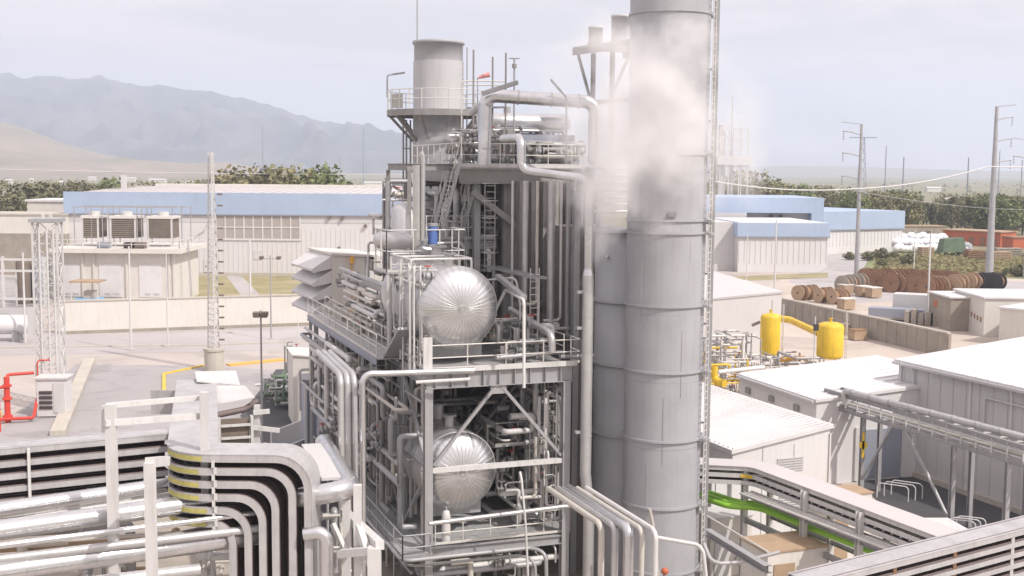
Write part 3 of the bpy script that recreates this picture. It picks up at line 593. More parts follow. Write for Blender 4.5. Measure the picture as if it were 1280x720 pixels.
def put(src, px, Y, topy, label, kx=1.0, rz=None):
    p = at(px, topy, Y); h0 = {tA: 9.3, tB: 9.3, tC: 8.3, tP: 13}[src]; s_ = p.z / h0
    return copy_tree(src, Vector((p.x, Y, 0)), random.uniform(0, 6), label, (s_ * kx, s_ * kx, s_))
def place(src, px, Y, topy, label, kx=1.0):
    h0 = {tA: 9.3, tB: 9.3, tC: 8.3, tP: 13}[src]; p = at(px, topy, Y); src.location = (p.x, Y, 0); s_ = p.z / h0; src.scale = (s_ * kx, s_ * kx, s_); src['label'] = label
place(tA, 24, 290, 226, 'broad dark green tree behind the low cream building at the left edge')
place(tP, 52, 300, 217, 'tall slim dark tree just left of the cream annex', .9)
put(tA, 66, 310, 226, 'dark bushy tree directly behind the cream annex', .8); put(tA, 6, 280, 240, 'shorter dark tree in the far left corner of the view')
LT = 'trees beyond the long warehouse'
for px, Y, ty, s_, lb in ((108, 330, 226, tA, 'small dark tree behind the left roof corner of the long warehouse'), (142, 350, 225, tC, 'dull green tree left of the pale roof chimney'), (196, 360, 227, tB, 'olive tree midway between roof chimney and lattice mast'), (246, 360, 226, tB, 'olive tree just left of the lattice mast'), (288, 320, 217, tA, 'dark tree just right of the lattice mast')): put(s_, px, Y, ty, lb)
place(tB, 332, 300, 207, 'widest olive tree crown above the long warehouse roof', 1.1); put(tB, 366, 305, 212, 'olive tree between the widest crown and the bright one', .9); put(tB, 312, 310, 212, 'olive tree at the left flank of the widest crown', .9)
place(tC, 404, 300, 210, 'bright green tree nearest the short chimney above the warehouse roof', .9); put(tC, 385, 308, 216, 'smaller bright green tree left of the brightest crown', .9)
rt = random.Random(22)
for k in range(38):
    px = 1062 + 232 * k / 37 + rt.uniform(-3, 3); ty = (241 if px < 1140 else 243 if px > 1185 else 252) + rt.uniform(-4, 5); Y = rt.uniform(370, 470); s_ = rt.choice([tP, tP, tA, tC, tB])
    c = put(s_, px, Y, ty, 'tree in the dense green belt behind the red shed', rt.uniform(.6, .95) if s_ is not tP else rt.uniform(.9, 1.3)); c['group'] = 'trees in the belt behind the red shed'
for px, Y, ty, s_, lb in ((935, 360, 214, tB, 'large olive tree half hidden by drifting steam'), (975, 400, 226, tC, 'bright tree above the taller blue warehouse'), (912, 380, 224, tA, 'dark tree behind the steam right of the stack'), (1005, 430, 232, tB, 'olive tree above the right end of the taller warehouse'), (1042, 430, 233, tB, 'dry olive tree above the gap between blue warehouses'), (1098, 330, 300, tA, 'tiny')):
    if lb != 'tiny': put(s_, px, Y, ty, lb)
sh = mktree('shrub', 'dark round shrub at the corner of the grass field', 'leaf_dark', 2.4, 2.2, 900, 8, 8, .3)
sh.location = atz(1101, 325)
for px, py, k, lb in ((1083, 326, .8, 'low dark shrub left of the round one on the grass field'), (1116, 323, .6, 'small shrub right of the round one on the grass field'), (1101, 333, .6, 'small shrub at the track edge below the round shrub'), (1060, 325, .7, 'dull shrub at the foot of the rear warehouse wall'), (1135, 331, .9, 'bright clump of weeds in the middle of the field'), (1275, 346, .9, 'shrub beside the stockyard at the right edge'), (1258, 345, .6, 'small shrub left of the edge shrub by the stockyard')):
    copy_tree(sh, atz(px, py), k * 7, lb, (k, k, k))
gr_ = MB(); rg = random.Random(9)
for k in range(2600):
    p = atz(rg.uniform(1095, 1290), rg.uniform(318, 346)); h = rg.uniform(.2, .7); a = rg.uniform(0, 3.14); x = Vector((math.cos(a), math.sin(a), 0)) * rg.uniform(.3, .9)
    gr_.add([p - x, p + x, p + x * .6 + Z * h, p - x * .7 + Z * h * .8], [(0, 1, 2, 3)])
struct('grass_tufts', gr_, 'dry_grass', 'stuff', 'dry yellow green grass tufts on the field')
sc_ = MB()
for k in range(1500):
    Y = rg.uniform(420, 2300); x = rg.uniform(-.55, .55) * Y; r_ = rg.uniform(1.2, 4); p = Vector((x, Y, 0)); a = rg.uniform(0, 3.14); d = Vector((math.cos(a), math.sin(a), 0)) * r_
    n_ = Vector((-d.y, d.x, 0)); h = r_ * rg.uniform(.5, 1.1)
    sc_.add([p - d, p - n_, p + d, p + n_, p + Z * h + d * .2], [(0, 1, 4), (1, 2, 4), (2, 3, 4), (3, 0, 4)])
struct('scrubland', sc_, 'plain_scrub', 'stuff', 'scattered olive bushes on the plain')
# far village sheds
rf = random.Random(4)
for k, (px, py, w_) in enumerate(((6, 213, 8), (36, 213, 5), (74, 212, 8), (110, 200, 9), (150, 199, 18), (185, 203, 20), (232, 205, 10), (262, 206, 26), (300, 207, 22), (306, 214, 8), (455, 217, 26), (1160, 234, 18), (1182, 252, 16))):
    Y = rf.uniform(1150, 1750) if px < 600 else atz(px, max(py + 6, 226)).y; p = at(px, 215, Y); p.z = 5.5; wd = w_ * p.y / FPX; fr = Fr((p.x, p.y), rf.uniform(-8, 8))
    t_ = thing('farm_shed', 'distant pale shed on the plain', 'shed', fr(0, 0, 0), 0, 'distant sheds on the plain'); part('wall', MB().box(fr, 0, wd, 0, wd * .5, 0, p.z * .8), 'cream', t_); part('roof', MB().hexa([fr(-.5, -.5, p.z * .8 + .01), fr(wd + .5, -.5, p.z * .8 + .01), fr(wd + .5, wd * .5, p.z * .8 + .01), fr(-.5, wd * .5, p.z * .8 + .01)], [fr(0, wd * .2, p.z), fr(wd, wd * .2, p.z), fr(wd, wd * .25, p.z), fr(0, wd * .25, p.z)]), 'roof_white', t_)
# ---- poles
def power_pole(label, px, pyb, pyt, side, r0, r1, arms, m_='steel'):
    b = atz(px, pyb); top = at(px, pyt, b.y).z; t_ = thing('power_pole', label, 'power pole', b)
    part('pole', MB().cyl(b, b + Z * top, r0, r1, 14), m_, t_)
    for py in arms:
        z_ = at(px, py, b.y).z; L_ = 3.3; d = Vector((side, .1, 0))
        arm = part('crossarm', MB().tube([b + Z * (z_ - .5), b + Z * z_ + d * (L_ * .55), b + Z * (z_ + .15) + d * L_], .11, 1.5, 6), m_, t_)
        mb = MB(); q = b + Z * (z_ + .1) + d * (L_ - .2)
        for j in range(6): mb.cyl(q - Z * (j * .28), q - Z * (j * .28 + .12), .13, n=8)
        part('insulator', mb, 'louvre', arm)
    mb = MB(); mb.tube([b + Z * top, b + Z * (top + .35) + Vector((side * 3.6, 0, 0))], .08, 0, 6); part('top_arm', mb, m_, t_)
    return t_
power_pole('grey power pole with curved arms pointing left above the blue warehouses', 1070, 354, 155, -1, .45, .22, (165, 192, 221), 'steel')
power_pole('tall tapered power pole with curved arms pointing right', 1236, 350, 133, 1, .75, .3, (147, 174, 201), 'steel')
power_pole('power pole cut by the right edge of the view', 1281, 348, 175, -1, .4, .2, (196,), 'steel')
for k, (px, pyt, Y, r_, lb) in enumerate(((1108, 182, 420, .25, 'slim distant pole left of the tree belt'), (1130, 196, 400, .3, 'darker distant pole above the shrubs'), (1211, 197, 430, .35, 'distant pole just left of the tall tapered pole'), (1250, 188, 520, .3, 'faint distant pole right of the tall tapered pole'), (1278, 200, 480, .3, 'faint distant pole at the right edge'), (328, 158, 900, .35, 'thin distant mast before the mountains above the widest tree'), (454, 160, 900, .35, 'thin distant mast left of the short chimney'), (425, 198, 700, .3, 'tiny distant mast right of the brightest tree'))):
    p = at(px, pyt, Y); solo('distant_pole', MB().cyl((p.x, Y, 0), p, r_, r_ * .6, 8), 'blue_grey', lb, 'pole')
# distant pylon
p = at(1079, 172, 800); t_ = thing('transmission_pylon', 'faint distant lattice pylon behind the grey power pole', 'pylon', (p.x, 800, 0)); mb = MB()
for s_ in (-1, 1):
    for q in (-1, 1): mb.bar((p.x + s_ * 3, 800 + q * 3, 0), (p.x + s_ * .8, 800 + q * .8, p.z), .3)
for k in range(7):
    z0_, z1_ = p.z * k / 7, p.z * (k + 1) / 7; w0, w1 = 3 - 2.2 * k / 7, 3 - 2.2 * (k + 1) / 7; mb.bar((p.x - w0, 798, z0_), (p.x + w1, 798, z1_), .2); mb.bar((p.x + w0, 798, z0_), (p.x - w1, 798, z1_), .2)
part('lattice', mb, 'blue_grey', t_); part('crossarm', MB().bar((p.x - 9, 800, p.z), (p.x + 9, 800, p.z), .6), 'blue_grey', t_)
def wire(px0, py0, Y0, px1, py1, Y1, sag, r_, lb, m_='wall_white'):
    a, b = at(px0, py0, Y0), at(px1, py1, Y1); pts = [a.lerp(b, k / 16) - Z * (sag * 4 * (k / 16) * (1 - k / 16)) for k in range(17)]
    solo('overhead_cable', MB().tube(pts, r_, 0, 5), m_, lb, 'cable')
wire(890, 226, 210, 1069, 236, 214, .8, .12, 'white overhead cable from the stack to the grey power pole'); wire(1069, 236, 214, 1236, 208, 222, .8, .12, 'white overhead cable between the two power poles'); wire(1236, 208, 222, 1400, 195, 230, .8, .1, 'white overhead cable leaving the tapered pole to the right')
wire(-20, 211, 300, 515, 218, 300, .4, .1, 'pale overhead cable crossing above the long warehouse')
wire(1069, 239, 214, 1300, 262, 330, 1, .09, 'dark overhead cable falling behind the tree belt', 'steel_dark')
# distant plant in steam
p = at(917, 215, 330); fr = Fr((p.x, 330), 10); t_ = thing('distant_tower', 'pale distant process tower fading in the steam right of the stack', 'tower', (p.x, 330, 0))
mb = MB(); zt_ = lambda py: at(917, py, 330).z
for x in (-4, -1.5, 1.5, 4):
    for y in (0, 5): mb.bar(fr(x, y, 0), fr(x, y, zt_(158)), .3)
for py in (208, 196, 184, 172, 160): 
    for y in (0, 5): mb.bar(fr(-4, y, zt_(py)), fr(4, y, zt_(py)), .3)
part('frame', mb, 'wall_grey', t_); part('platform', MB().box(fr, -5, 5, -1, 6, zt_(206), zt_(196)), 'wall_grey', t_); part('mast', MB().cyl(fr(0, 2, 10), fr(0, 2, zt_(120)), .5, .15), 'wall_grey', t_)
part('column', MB().cyl(fr(-2.8, 2, 8), fr(-2.8, 2, zt_(156)), 1.0), 'wall_grey', t_)
# ---- street lights and posts in the yard
def lamp_post(name, label, px, pyb, pyt, heads, r_=.09, m_='steel', cat='lamp post', hw=.9):
    b = atz(px, pyb); z_ = at(px, pyt, b.y).z; t_ = thing(name, label, cat, b)
    part('pole', MB().cyl(b, b + Z * z_, r_, r_ * .7, 10), m_, t_); part('base_plate', MB().box(Fr((b.x, b.y), 0), -.3, .3, -.3, .3, 0, .12), 'concrete', t_)
    if heads:
        part('bracket', MB().tube([b + Z * (z_ - .4) - Vector((hw, 0, 0)), b + Z * (z_ - .4) + Vector((hw if heads > 1 else 0, 0, 0))], .05, 0, 6), m_, t_)
        for s_ in (-1, 1)[:heads]:
            q = b + Z * (z_ - .3) + Vector((s_ * hw, 0, 0)); part('lamp_head', MB().hexa([q + Vector((-.22, -.3, -.2)), q + Vector((.22, -.3, -.2)), q + Vector((.22, .2, -.1)), q + Vector((-.22, .2, -.1))], [q + Vector((-.25, -.35, .15)), q + Vector((.25, -.35, .15)), q + Vector((.25, .25, .2)), q + Vector((-.25, .25, .2))]), 'louvre', t_)
    return t_
lamp_post('flood_light_post', 'slim post with two dark floodlights in front of the road', 328, 556, 388, 2, .09, 'steel', 'light post', .28)
lamp_post('flood_light_post', 'post with two wide set dark lamps before the grass patch', 339, 424, 319, 2, .1, 'steel', 'light post', 1.0)
lamp_post('slim_pole', 'plain pale pole at the right edge of the footpath', 313.5, 408, 300, 0, .16, 'steel_white', 'pole')
lamp_post('slim_pole', 'tall pale pole beside the road in front of the switchgear building', 164, 438, 308, 0, .14, 'steel_white', 'pole')
lamp_post('slim_pole', 'thin pole at the right end of the switchgear building', 210, 434, 315, 0, .09, 'steel_white', 'pole')
lamp_post('slim_pole', 'pale pole left of the truss tower', 32, 430, 316, 0, .14, 'steel_white', 'pole'); lamp_post('slim_pole', 'short pole beside the road right of the floodlights', 373, 430, 400, 0, .06, 'steel_white', 'pole')
lamp_post('slim_pole', 'pale pole at the corner of the front blue warehouse', 968, 366, 275, 0, .16, 'steel_white', 'pole'); lamp_post('slim_pole', 'thin pole left of the pole at the front blue warehouse', 933, 352, 292, 0, .1, 'steel_white', 'pole')
lamp_post('slim_pole', 'pale pole standing in front of the brown cable drums', 1159, 402, 287, 1, .14, 'steel_white', 'pole', .3); lamp_post('slim_pole', 'thin pole behind the stockyard left of the pale drum pole', 1142, 345, 287, 0, .11, 'steel_white', 'pole')
lamp_post('slim_pole', 'slender pole rising in front of the low white roof', 1015, 522, 396, 0, .07, 'steel_white', 'pole')
solo('pole_lamp', MB().box(Fr((atz(1015, 522).x, atz(1015, 522).y - .25), 0), -.15, .25, 0, .2, at(1015, 413, atz(1015, 522).y).z, at(1015, 405, atz(1015, 522).y).z), 'dark', 'small dark lamp on the slender pole before the low white roof', 'lamp')
# ---- lattice mast on drum base
b = atz(268, 463); t_ = thing('lattice_mast', 'slender steel lattice mast standing on a round concrete drum', 'mast', b); zt_ = at(268, 190, b.y).z
part('foundation', MB().cyl(b, b + Z * 2.0, .95, .95, 20).cyl(b + Z * 2.0, b + Z * 2.25, 1.05), 'concrete', t_)
mb = MB(); w0, w1, nb = .62, .26, 34
cr = [(math.cos(a) , math.sin(a)) for a in (R(50), R(170), R(290))]
P = lambda i, z: b + Z * z + Vector((cr[i][0], cr[i][1], 0)) * (w0 + (w1 - w0) * (z - 2.2) / (zt_ - 2.2))
for i in range(3): mb.bar(P(i, 2.2), P(i, zt_), .11)
part('leg', mb, 'steel_white', t_); mb = MB()
for k in range(nb):
    z0_, z1_ = 2.2 + (zt_ - 2.2) * k / nb, 2.2 + (zt_ - 2.2) * (k + 1) / nb
    for i in range(3): mb.bar(P(i, z0_), P((i + 1) % 3, z0_), .05); mb.bar(P(i, z0_), P((i + 1) % 3, z1_), .035)
part('bracing', mb, 'steel_white', t_); mb = MB()
for k in range(14): z_ = 3 + k * 1.1; mb.box(Fr((b.x + .8, b.y), 0), -.25, .25, -.1, .1, z_, z_ + .16)
part('step_bracket', mb, 'louvre', t_)
# ---- truss tower at left
b = atz(61, 512); t_ = thing('truss_tower', 'square galvanised truss tower at the left edge standing by red pipes', 'tower', b); wz = .95; zt_ = at(61, 278, b.y).z; fr = Fr((b.x, b.y + .8), 8)
for x in (-wz, wz):
    for y in (-wz, wz): part('column', MB().bar(fr(x, y, 0), fr(x, y, zt_), .14), 'steel_white', t_)
mb = MB(); nb = 9
for k in range(nb):
    z0_, z1_ = zt_ * k / nb, zt_ * (k + 1) / nb
    for (xa, ya), (xb_, yb_) in (((-wz, -wz), (wz, -wz)), ((wz, -wz), (wz, wz)), ((wz, wz), (-wz, wz)), ((-wz, wz), (-wz, -wz))):
        mb.bar(fr(xa, ya, z1_), fr(xb_, yb_, z1_), .08); mb.bar(fr(xa, ya, z0_), fr(xb_, yb_, z1_), .055); mb.bar(fr(xb_, yb_, z0_), fr(xa, ya, z1_), .055)
part('bracing', mb, 'steel_white', t_)
part('platform', MB().box(fr, -1.2, 1.2, -1.2, 1.2, zt_, zt_ + .3), 'steel', t_)
for x in (-.3, .3): part('post', MB().bar(fr(x, 0, zt_ + .3), fr(x, 0, at(61, 190, b.y).z - 5), .2), 'steel_white', t_)
mb = MB()
for s_ in (-.4, .2, .7): mb.tube([fr(s_, -1.1, .2), fr(s_, -1.1, zt_ - .5)], .09, 0, 8)
part('riser_pipe', mb, 'steel_white', t_); part('red_riser', MB().tube([fr(-.8, -1.25, .2), fr(-.8, -1.25, 4.2), fr(0.2, -1.25, 4.2)], .06, .3, 8), 'red', t_)
a = atz(66, 522); fr = Fr((a.x, a.y), 5); t_ = thing('control_cabinet', 'white control cabinet with open louvres at the truss tower foot', 'cabinet', a)
part('cabinet_body', MB().box(fr, -1.2, 1.1, 0, 1.6, 0.1, 3.1), 'wall_white', t_); part('cabinet_roof', MB().box(fr, -1.35, 1.25, -.15, 1.75, 3.11, 3.25), 'steel_white', t_)
mb = MB()
for k in range(4): mb.box(fr, -1.0, 0, -.08, -.01, .7 + .4 * k, .95 + .4 * k)
part('vent', mb, 'dark', t_); part('door', MB().box(fr, .1, .95, -.06, -.005, .4, 2.8), 'wall_grey', t_)
mb = MB(); a = atz(60, 560); fr = Fr((a.x, a.y), 0)
# red piping
def redloop(pts, r_, lb): solo('fire_pipe', MB().tube([atz(a, b) + Z * z_ for a, b, z_ in pts], r_, .3, 10), 'red', lb, 'pipe')
redloop([(8, 522, .0), (8, 522, 2.6), (11, 519, 3.3), (44, 516, 3.3)], .13, 'upper red fire pipe running to the truss tower')
redloop([(-10, 526, 2.6), (10, 524, 2.6)], .13, 'short red pipe stub at the far left edge'); redloop([(-8, 533, .5), (12, 529, .35), (42, 528, .35), (47, 520, 1.4)], .13, 'lower red fire pipe along the ground to the cabinet')
t_ = thing('fire_valve_post', 'thick red vertical fire main with valves at the left edge', 'pipe', atz(10, 528)); q = atz(10, 528); part('post', MB().cyl(q, q + Z * 3.6, .22), 'red', t_)
for z_ in (.5, 1.9, 2.9): part('valve', MB().ring(q + Z * z_, .2, .16, .16).cyl(q + Z * z_, q + Z * z_ + Vector((.0, -.6, 0)), .09), 'red', t_)
q = atz(-2, 540); t_ = thing('fire_valve_post', 'shorter red fire main with yellow wheel cut by the left edge', 'pipe', q); part('post', MB().cyl(q, q + Z * 2.4, .2), 'red', t_); part('handwheel', MB().ring(q + Z * 1.4 + Vector((.2, -.3, 0)), .22, .05, .05, (0, 1, 0)), 'yellow', t_)
# left yard: pipe frame with dark tanks
a = atz(0, 384); fr = Fr((a.x, a.y), 0); t_ = thing('pipe_gantry', 'pale steel pipe frame in front of dark tanks at the left edge', 'frame', a)
mb = MB()
for x in (-6, .6, 6.5): mb.bar(fr(x, 0, 0), fr(x, 0, 7.2), .35)
for z_ in (5.2, 6.8, 1.2): mb.bar(fr(-10, 0, z_), fr(6.5, 0, z_), .3)
part('frame', mb, 'steel_white', t_); mb = MB()
for x in (-3, 2): mb.bar(fr(x, 1, 0), fr(x, 1, 5), .2)
part('post', mb, 'steel_white', t_)
for k, (x, m_, lb) in enumerate(((1.5, 'louvre', 'dark brown tank left behind the pale pipe frame'), (4.0, 'blue_grey', 'blue grey tank in the middle behind the pale pipe frame'), (5.8, 'steel_dark', 'slim dark tank on the right behind the pale pipe frame'))):
    c_ = fr(x, 5, 0); q = thing('storage_tank', lb, 'tank', c_); r_ = 1.1 if k < 2 else .7; part('shell', MB().lathe([(r_, 0), (r_, 6), (r_ * .8, 6.6), (0, 7)], c_, Z, 20), m_, q); part('nozzle', MB().cyl(c_ + Z * 6.5, c_ + Z * 7.5, .2), 'steel', q)
a = atz(-10, 428); b = atz(30, 426); t_ = thing('tank_trailer', 'white horizontal tank cut by the left edge', 'tank', a)
part('shell', MB().cyl(a + Z * 1.9 - Vector((5, 0, 0)), b + Z * 1.9, 1.1), 'roof_white', t_); part('end_cap', MB().ball(b + Z * 1.9, 1.09), 'roof_white', t_)
for k in (.0, .8): q = a.lerp(b, k); part('saddle', MB().box(Fr((q.x, q.y), 0), -.3, .3, -.9, .9, 0, 1.2), 'steel', t_)
q = atz(35, 430); solo('site_sign', MB().box(Fr((q.x, q.y), 0), 0, .9, 0, .1, 1.0, 4.2), 'wall_grey', 'grey narrow board beside the white tank', 'board')
# ================================================================ MAIN PROCESS STRUCTURE
F = FM; FW = 6.55
def LP(px, py, Y): return FM.loc(at(px, py, Y))
pf = thing('process_frame', 'large galvanised steel frame carrying the two silver vessels', 'steel frame', F(0, 0, 0), F.a)
def col(u, v, z0, z1, w_=.34, m_='steel', root=None): part('column', MB().ibeam(F(u, v, z0), F(u, v, z1), w_, w_, .035), m_, root or pf)
def beam(a, b, w_, h, m_='steel', root=None, name='beam'): part(name, MB().ibeam(a, b, w_, h, .035), m_, root or pf)
for v in (0, 4.2, 8.4, 12.6, 16.8, 21): 
    for u in (0, FW):
        top = 10.4
        if v in (8.4, 12.6) and u: top = 19.7
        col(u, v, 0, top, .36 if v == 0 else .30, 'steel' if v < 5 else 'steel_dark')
# front girder with stiffeners, side girders
for v in (0, 4.2, 8.4, 12.6, 16.8): beam(F(-.1, v, 10.78), F(FW + .3, v, 10.78), .34, .78)
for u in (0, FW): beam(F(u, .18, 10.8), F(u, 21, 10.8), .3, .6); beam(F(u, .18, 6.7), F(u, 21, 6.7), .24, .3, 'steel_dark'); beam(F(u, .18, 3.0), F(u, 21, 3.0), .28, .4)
mb = MB()
for k in range(9): mb.box(F, .3 + k * .74, .33 + k * .74, -.17, -.02, 10.44, 11.12)
part('stiffener', mb, 'steel', pf)
for v in (0, 4.2, 8.4): beam(F(0.18, v, 3.0), F(FW - .18, v, 3.0), .28, .4)
part('mid_beam', MB().bar(F(.18, -.02, 6.72), F(FW - .18, -.02, 6.72), .2, .22), 'steel_white', pf)
# braces
def brace(a, b, w_=.17, m_='steel', root=None): part('brace', MB().bar(a, b, w_, w_ * .8), m_, root or pf)
brace(F(3.15, 0, 10.35), F(.25, 0, 6.95)); brace(F(3.4, 0, 10.35), F(FW - .2, 0, 6.95)); 
part('gusset_plate', MB().box(F, 2.9, 3.65, -.06, .06, 10.0, 10.4), 'steel', pf)
for v0, v1, za, zb in ((0, 4.2, 6.9, 10.4), (4.2, 8.4, 10.4, 6.9), (8.4, 12.6, 6.9, 10.4), (0, 4.2, 6.6, 3.2), (4.2, 8.4, 3.2, 6.6), (12.6, 16.8, 10.4, 6.9), (8.4, 12.6, 6.6, 3.2)):
    brace(F(0, v0 + .1, za), F(0, v1 - .1, zb), .15)
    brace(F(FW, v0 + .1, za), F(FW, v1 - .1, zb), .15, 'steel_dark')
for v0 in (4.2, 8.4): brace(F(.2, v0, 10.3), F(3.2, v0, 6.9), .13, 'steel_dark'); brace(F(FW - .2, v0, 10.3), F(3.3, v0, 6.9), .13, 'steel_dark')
# decks
part('upper_deck', MB().box(F, -.1, FW + .1, .18, 17, 11.18, 11.22), 'grating', pf)
part('lower_deck', MB().box(F, .1, FW + .35, .2, 9, 3.22, 3.27), 'grating', pf)
part('toe_plate', MB().box(F, -.1, FW + .45, -.22, -.19, 11.12, 11.34), 'steel_white', pf)
r_ = MB(); railing(r_, [F(-.05, 3.2, 11.22), F(-.05, -.2, 11.22), F(FW + .6, -.2, 11.22), F(FW + .6, .9, 11.22)], 1.1, .03, 1.65); part('railing', r_, 'rail', pf)
r_ = MB(); railing(r_, [F(FW + .5, 1.5, 11.22), F(FW + .5, 7, 11.22)], 1.1, .03, 1.5); part('railing', r_, 'rail', pf)
r_ = MB(); railing(r_, [F(.35, .05, 3.27), F(FW + .3, .05, 3.27)], 1.1, .028, 1.4); part('railing', r_, 'rail', pf)
part('lower_deck', MB().box(F, -1.3, -.12, -.6, 20, 3.1, 3.15), 'grating', pf)
r_ = MB(); railing(r_, [F(-.1, -.75, 3.0), F(-1.35, -.75, 3.0), F(-1.35, 20, 3.0)], 1.1, .035, 1.6); part('railing', r_, 'steel', pf)
r_ = MB(); r_.tube([F(-1.4, 20, 3.02), F(-1.4, -.85, 3.02), F(4.6, -.85, 3.02), F(5.1, -1.4, 2.9), F(5.1, -1.6, 0)], .09, .5, 8); r_.tube([F(-1.0, 20, 2.6), F(-1.0, -.4, 2.6), F(4.2, -.5, 2.6), F(4.7, -1.1, 2.5), F(4.7, -1.3, 0)], .07, .5, 8); part('conduit', r_, 'steel', pf)
# left walkway
lw = thing('side_walkway', 'grated walkway with handrails along the left side of the frame towards the filter house', 'walkway', F(-.8, 4, 0), F.a)
part('walkway_deck', MB().box(F, -1.25, -.2, 4.2, 22, 11.1, 11.15), 'grating', lw)
for u in (-1.28, -.2): part('stringer', MB().ibeam(F(u, 4.2, 10.98), F(u, 22, 10.98), .14, .28, .02), 'blue_grey', lw)
for u in (-1.25, -.2): r_ = MB(); railing(r_, [F(u, 4.4, 11.15), F(u, 22, 11.15)], 1.1, .028, 1.6); part('railing', r_, 'rail', lw)
for v in (8, 12, 17, 22): part('post', MB().bar(F(-1.1, v, 0), F(-1.1, v, 10.9), .16), 'steel', lw)
part('stair_flight', MB().bar(F(-.6, 4.3, 11.2), F(-.6, 1.5, 12.9), .7, .12), 'steel', lw)
# ---- vessels
def vessel(name, label, cu, cz, v0, r, Ln, m_='alu'):
    c = F(cu, v0, cz); ax = F.vv; t_ = thing(name, label, 'vessel', F(cu, v0 + Ln / 2, cz - r), F.a)
    dome = [(r * math.sin(math.pi / 2 * k / 10), -.42 * r * math.cos(math.pi / 2 * k / 10)) for k in range(11)]
    part('shell', MB().lathe([(r, .02), (r, Ln)], c, ax, 48), 'alu_dull', t_)
    hd = part('head', MB().lathe(dome, c, ax, 48), m_, t_)
    se = MB(); x = F.u; y = ax.cross(x)
    for k in range(36):
        a = 2 * math.pi * k / 36; d = x * math.cos(a) + y * math.sin(a)
        se.tube([c + d * p + ax * (q - .004) for p, q in dome[1:]], .017, 0, 4)
    part('seam', se, 'alu_dull', hd)
    part('head_band', MB().ring(c + ax * .03, r - .01, .045, .1, ax, 48), 'alu_dull', t_)
    part('boss', MB().ring(c - ax * (.42 * r + .02), .12, .05, .08, ax, 20).cyl(c - ax * (.42 * r + .05), c - ax * (.42 * r - .06), .1), 'alu_dull', hd)
    part('rear_head', MB().lathe([(p, Ln - q) for p, q in dome], c, ax, 40), 'alu_dull', t_)
    bands = MB()
    for k in range(1, 6): bands.ring(c + ax * (Ln * k / 6), r - .01, .022, .06, ax, 48)
    part('cladding_band', bands, 'alu_dull', t_)
    for v in (1.1, Ln - 1.2):
        s_ = MB().box(F, cu - r * .8, cu + r * .8, v0 + v - .14, v0 + v + .14, cz - r - .55, cz - r * .75); part('saddle', s_, 'steel', t_)
    for v, hh, rr in ((1.3, .5, .22), (3.2, .7, .3), (5.0, .5, .2)):
        nz_ = part('nozzle', MB().cyl(F(cu, v0 + v, cz + r - .1), F(cu, v0 + v, cz + r + hh), rr, n=16), 'alu_dull', t_)
        part('flange', MB().ring(F(cu, v0 + v, cz + r + hh), rr * .6, rr * .9, .09, Z, 20), 'steel', nz_)
    return t_
ul = LP(576, 386, 53.0); vessel('pressure_vessel', 'upper silver horizontal vessel with a radially seamed dome on the high deck', ul[0], ul[2], .95, 1.84, 6.8)
ll = LP(575, 590, 53.0); vessel('pressure_vessel', 'lower silver horizontal vessel hanging behind the front cross brace', ll[0], ll[2], .8, 1.78, 6.8)
# white guard frames above the upper vessel
gf = thing('vessel_gantry', 'white tubular guard frame standing over the upper silver vessel', 'frame', F(.6, 4, 11.2), F.a)
g0 = LP(489, 320, 55.5); g1 = LP(562, 320, 56)
mb = MB(); zt_ = g0[2]
for v in (1.6, 3.4, 5.2):
    mb.tube([F(-.35, v, 11.2), F(-.35, v, zt_), F(2.5, v, zt_), F(2.5, v, zt_ - .8)], .055, .15, 8); mb.tube([F(-.35, v, zt_ - .5), F(2.5, v, zt_ - .5)], .04, 0, 6)
mb.tube([F(-.35, 1.6, zt_), F(-.35, 5.2, zt_)], .05, 0, 6); mb.tube([F(2.5, 1.6, zt_), F(2.5, 5.2, zt_)], .05, 0, 6); part('guard_frame', mb, 'steel_white', gf)
mb = MB()
for u, v in ((-.5, 1.2), (-.42, .8), (-.25, 1.3), (-.1, .9), (-.55, 2.2), (-.2, 2.5)): mb.tube([F(u, v, 10.9), F(u, v, zt_ - .3), F(u + .25, v + .8, zt_ - .3)], .04, .15, 6)
part('small_pipe', mb, 'steel_white', gf)
# ---- side pipe bundle turning down at the left of the deck
def pipe(name, pts, r, m_, lb, bend=None, group=None, n=12, bands=0): 
    mb = MB(); flange_pipe(mb, pts, r, bend, n, bands); return solo(name, mb, m_, lb, 'pipe', group)
def vdown(px, py0, Y, z1): a = at(px, py0, Y); return [a, Vector((a.x, a.y, z1))]
a = vdown(453, 467, 50.6, 1)
pipe('insulated_pipe', [at(592, 463, 52.3), at(480, 467, 50.9)] + a, .14, 'alu', 'front silver pipe along the deck edge bending down at the left corner', .45, None, 14, 3)
for k, px in enumerate((427, 435.5, 444)):
    q = at(px, 470, 50.9 + .1 * k); pipe('insulated_pipe', [q + F.vv * 7 + F.u * .3, q + F.vv * .2, Vector((q.x, q.y, 1))], .145, 'alu_dull', ['outermost', 'second', 'third'][k] + ' of three silver pipes turning down beside the front corner pipe', .5, None, 14, 3)
pipe('insulated_pipe', [at(588, 474, 51.6), at(520, 478, 51.2)], .08, 'steel_white', 'short white drain pipe below the front deck edge', 0)
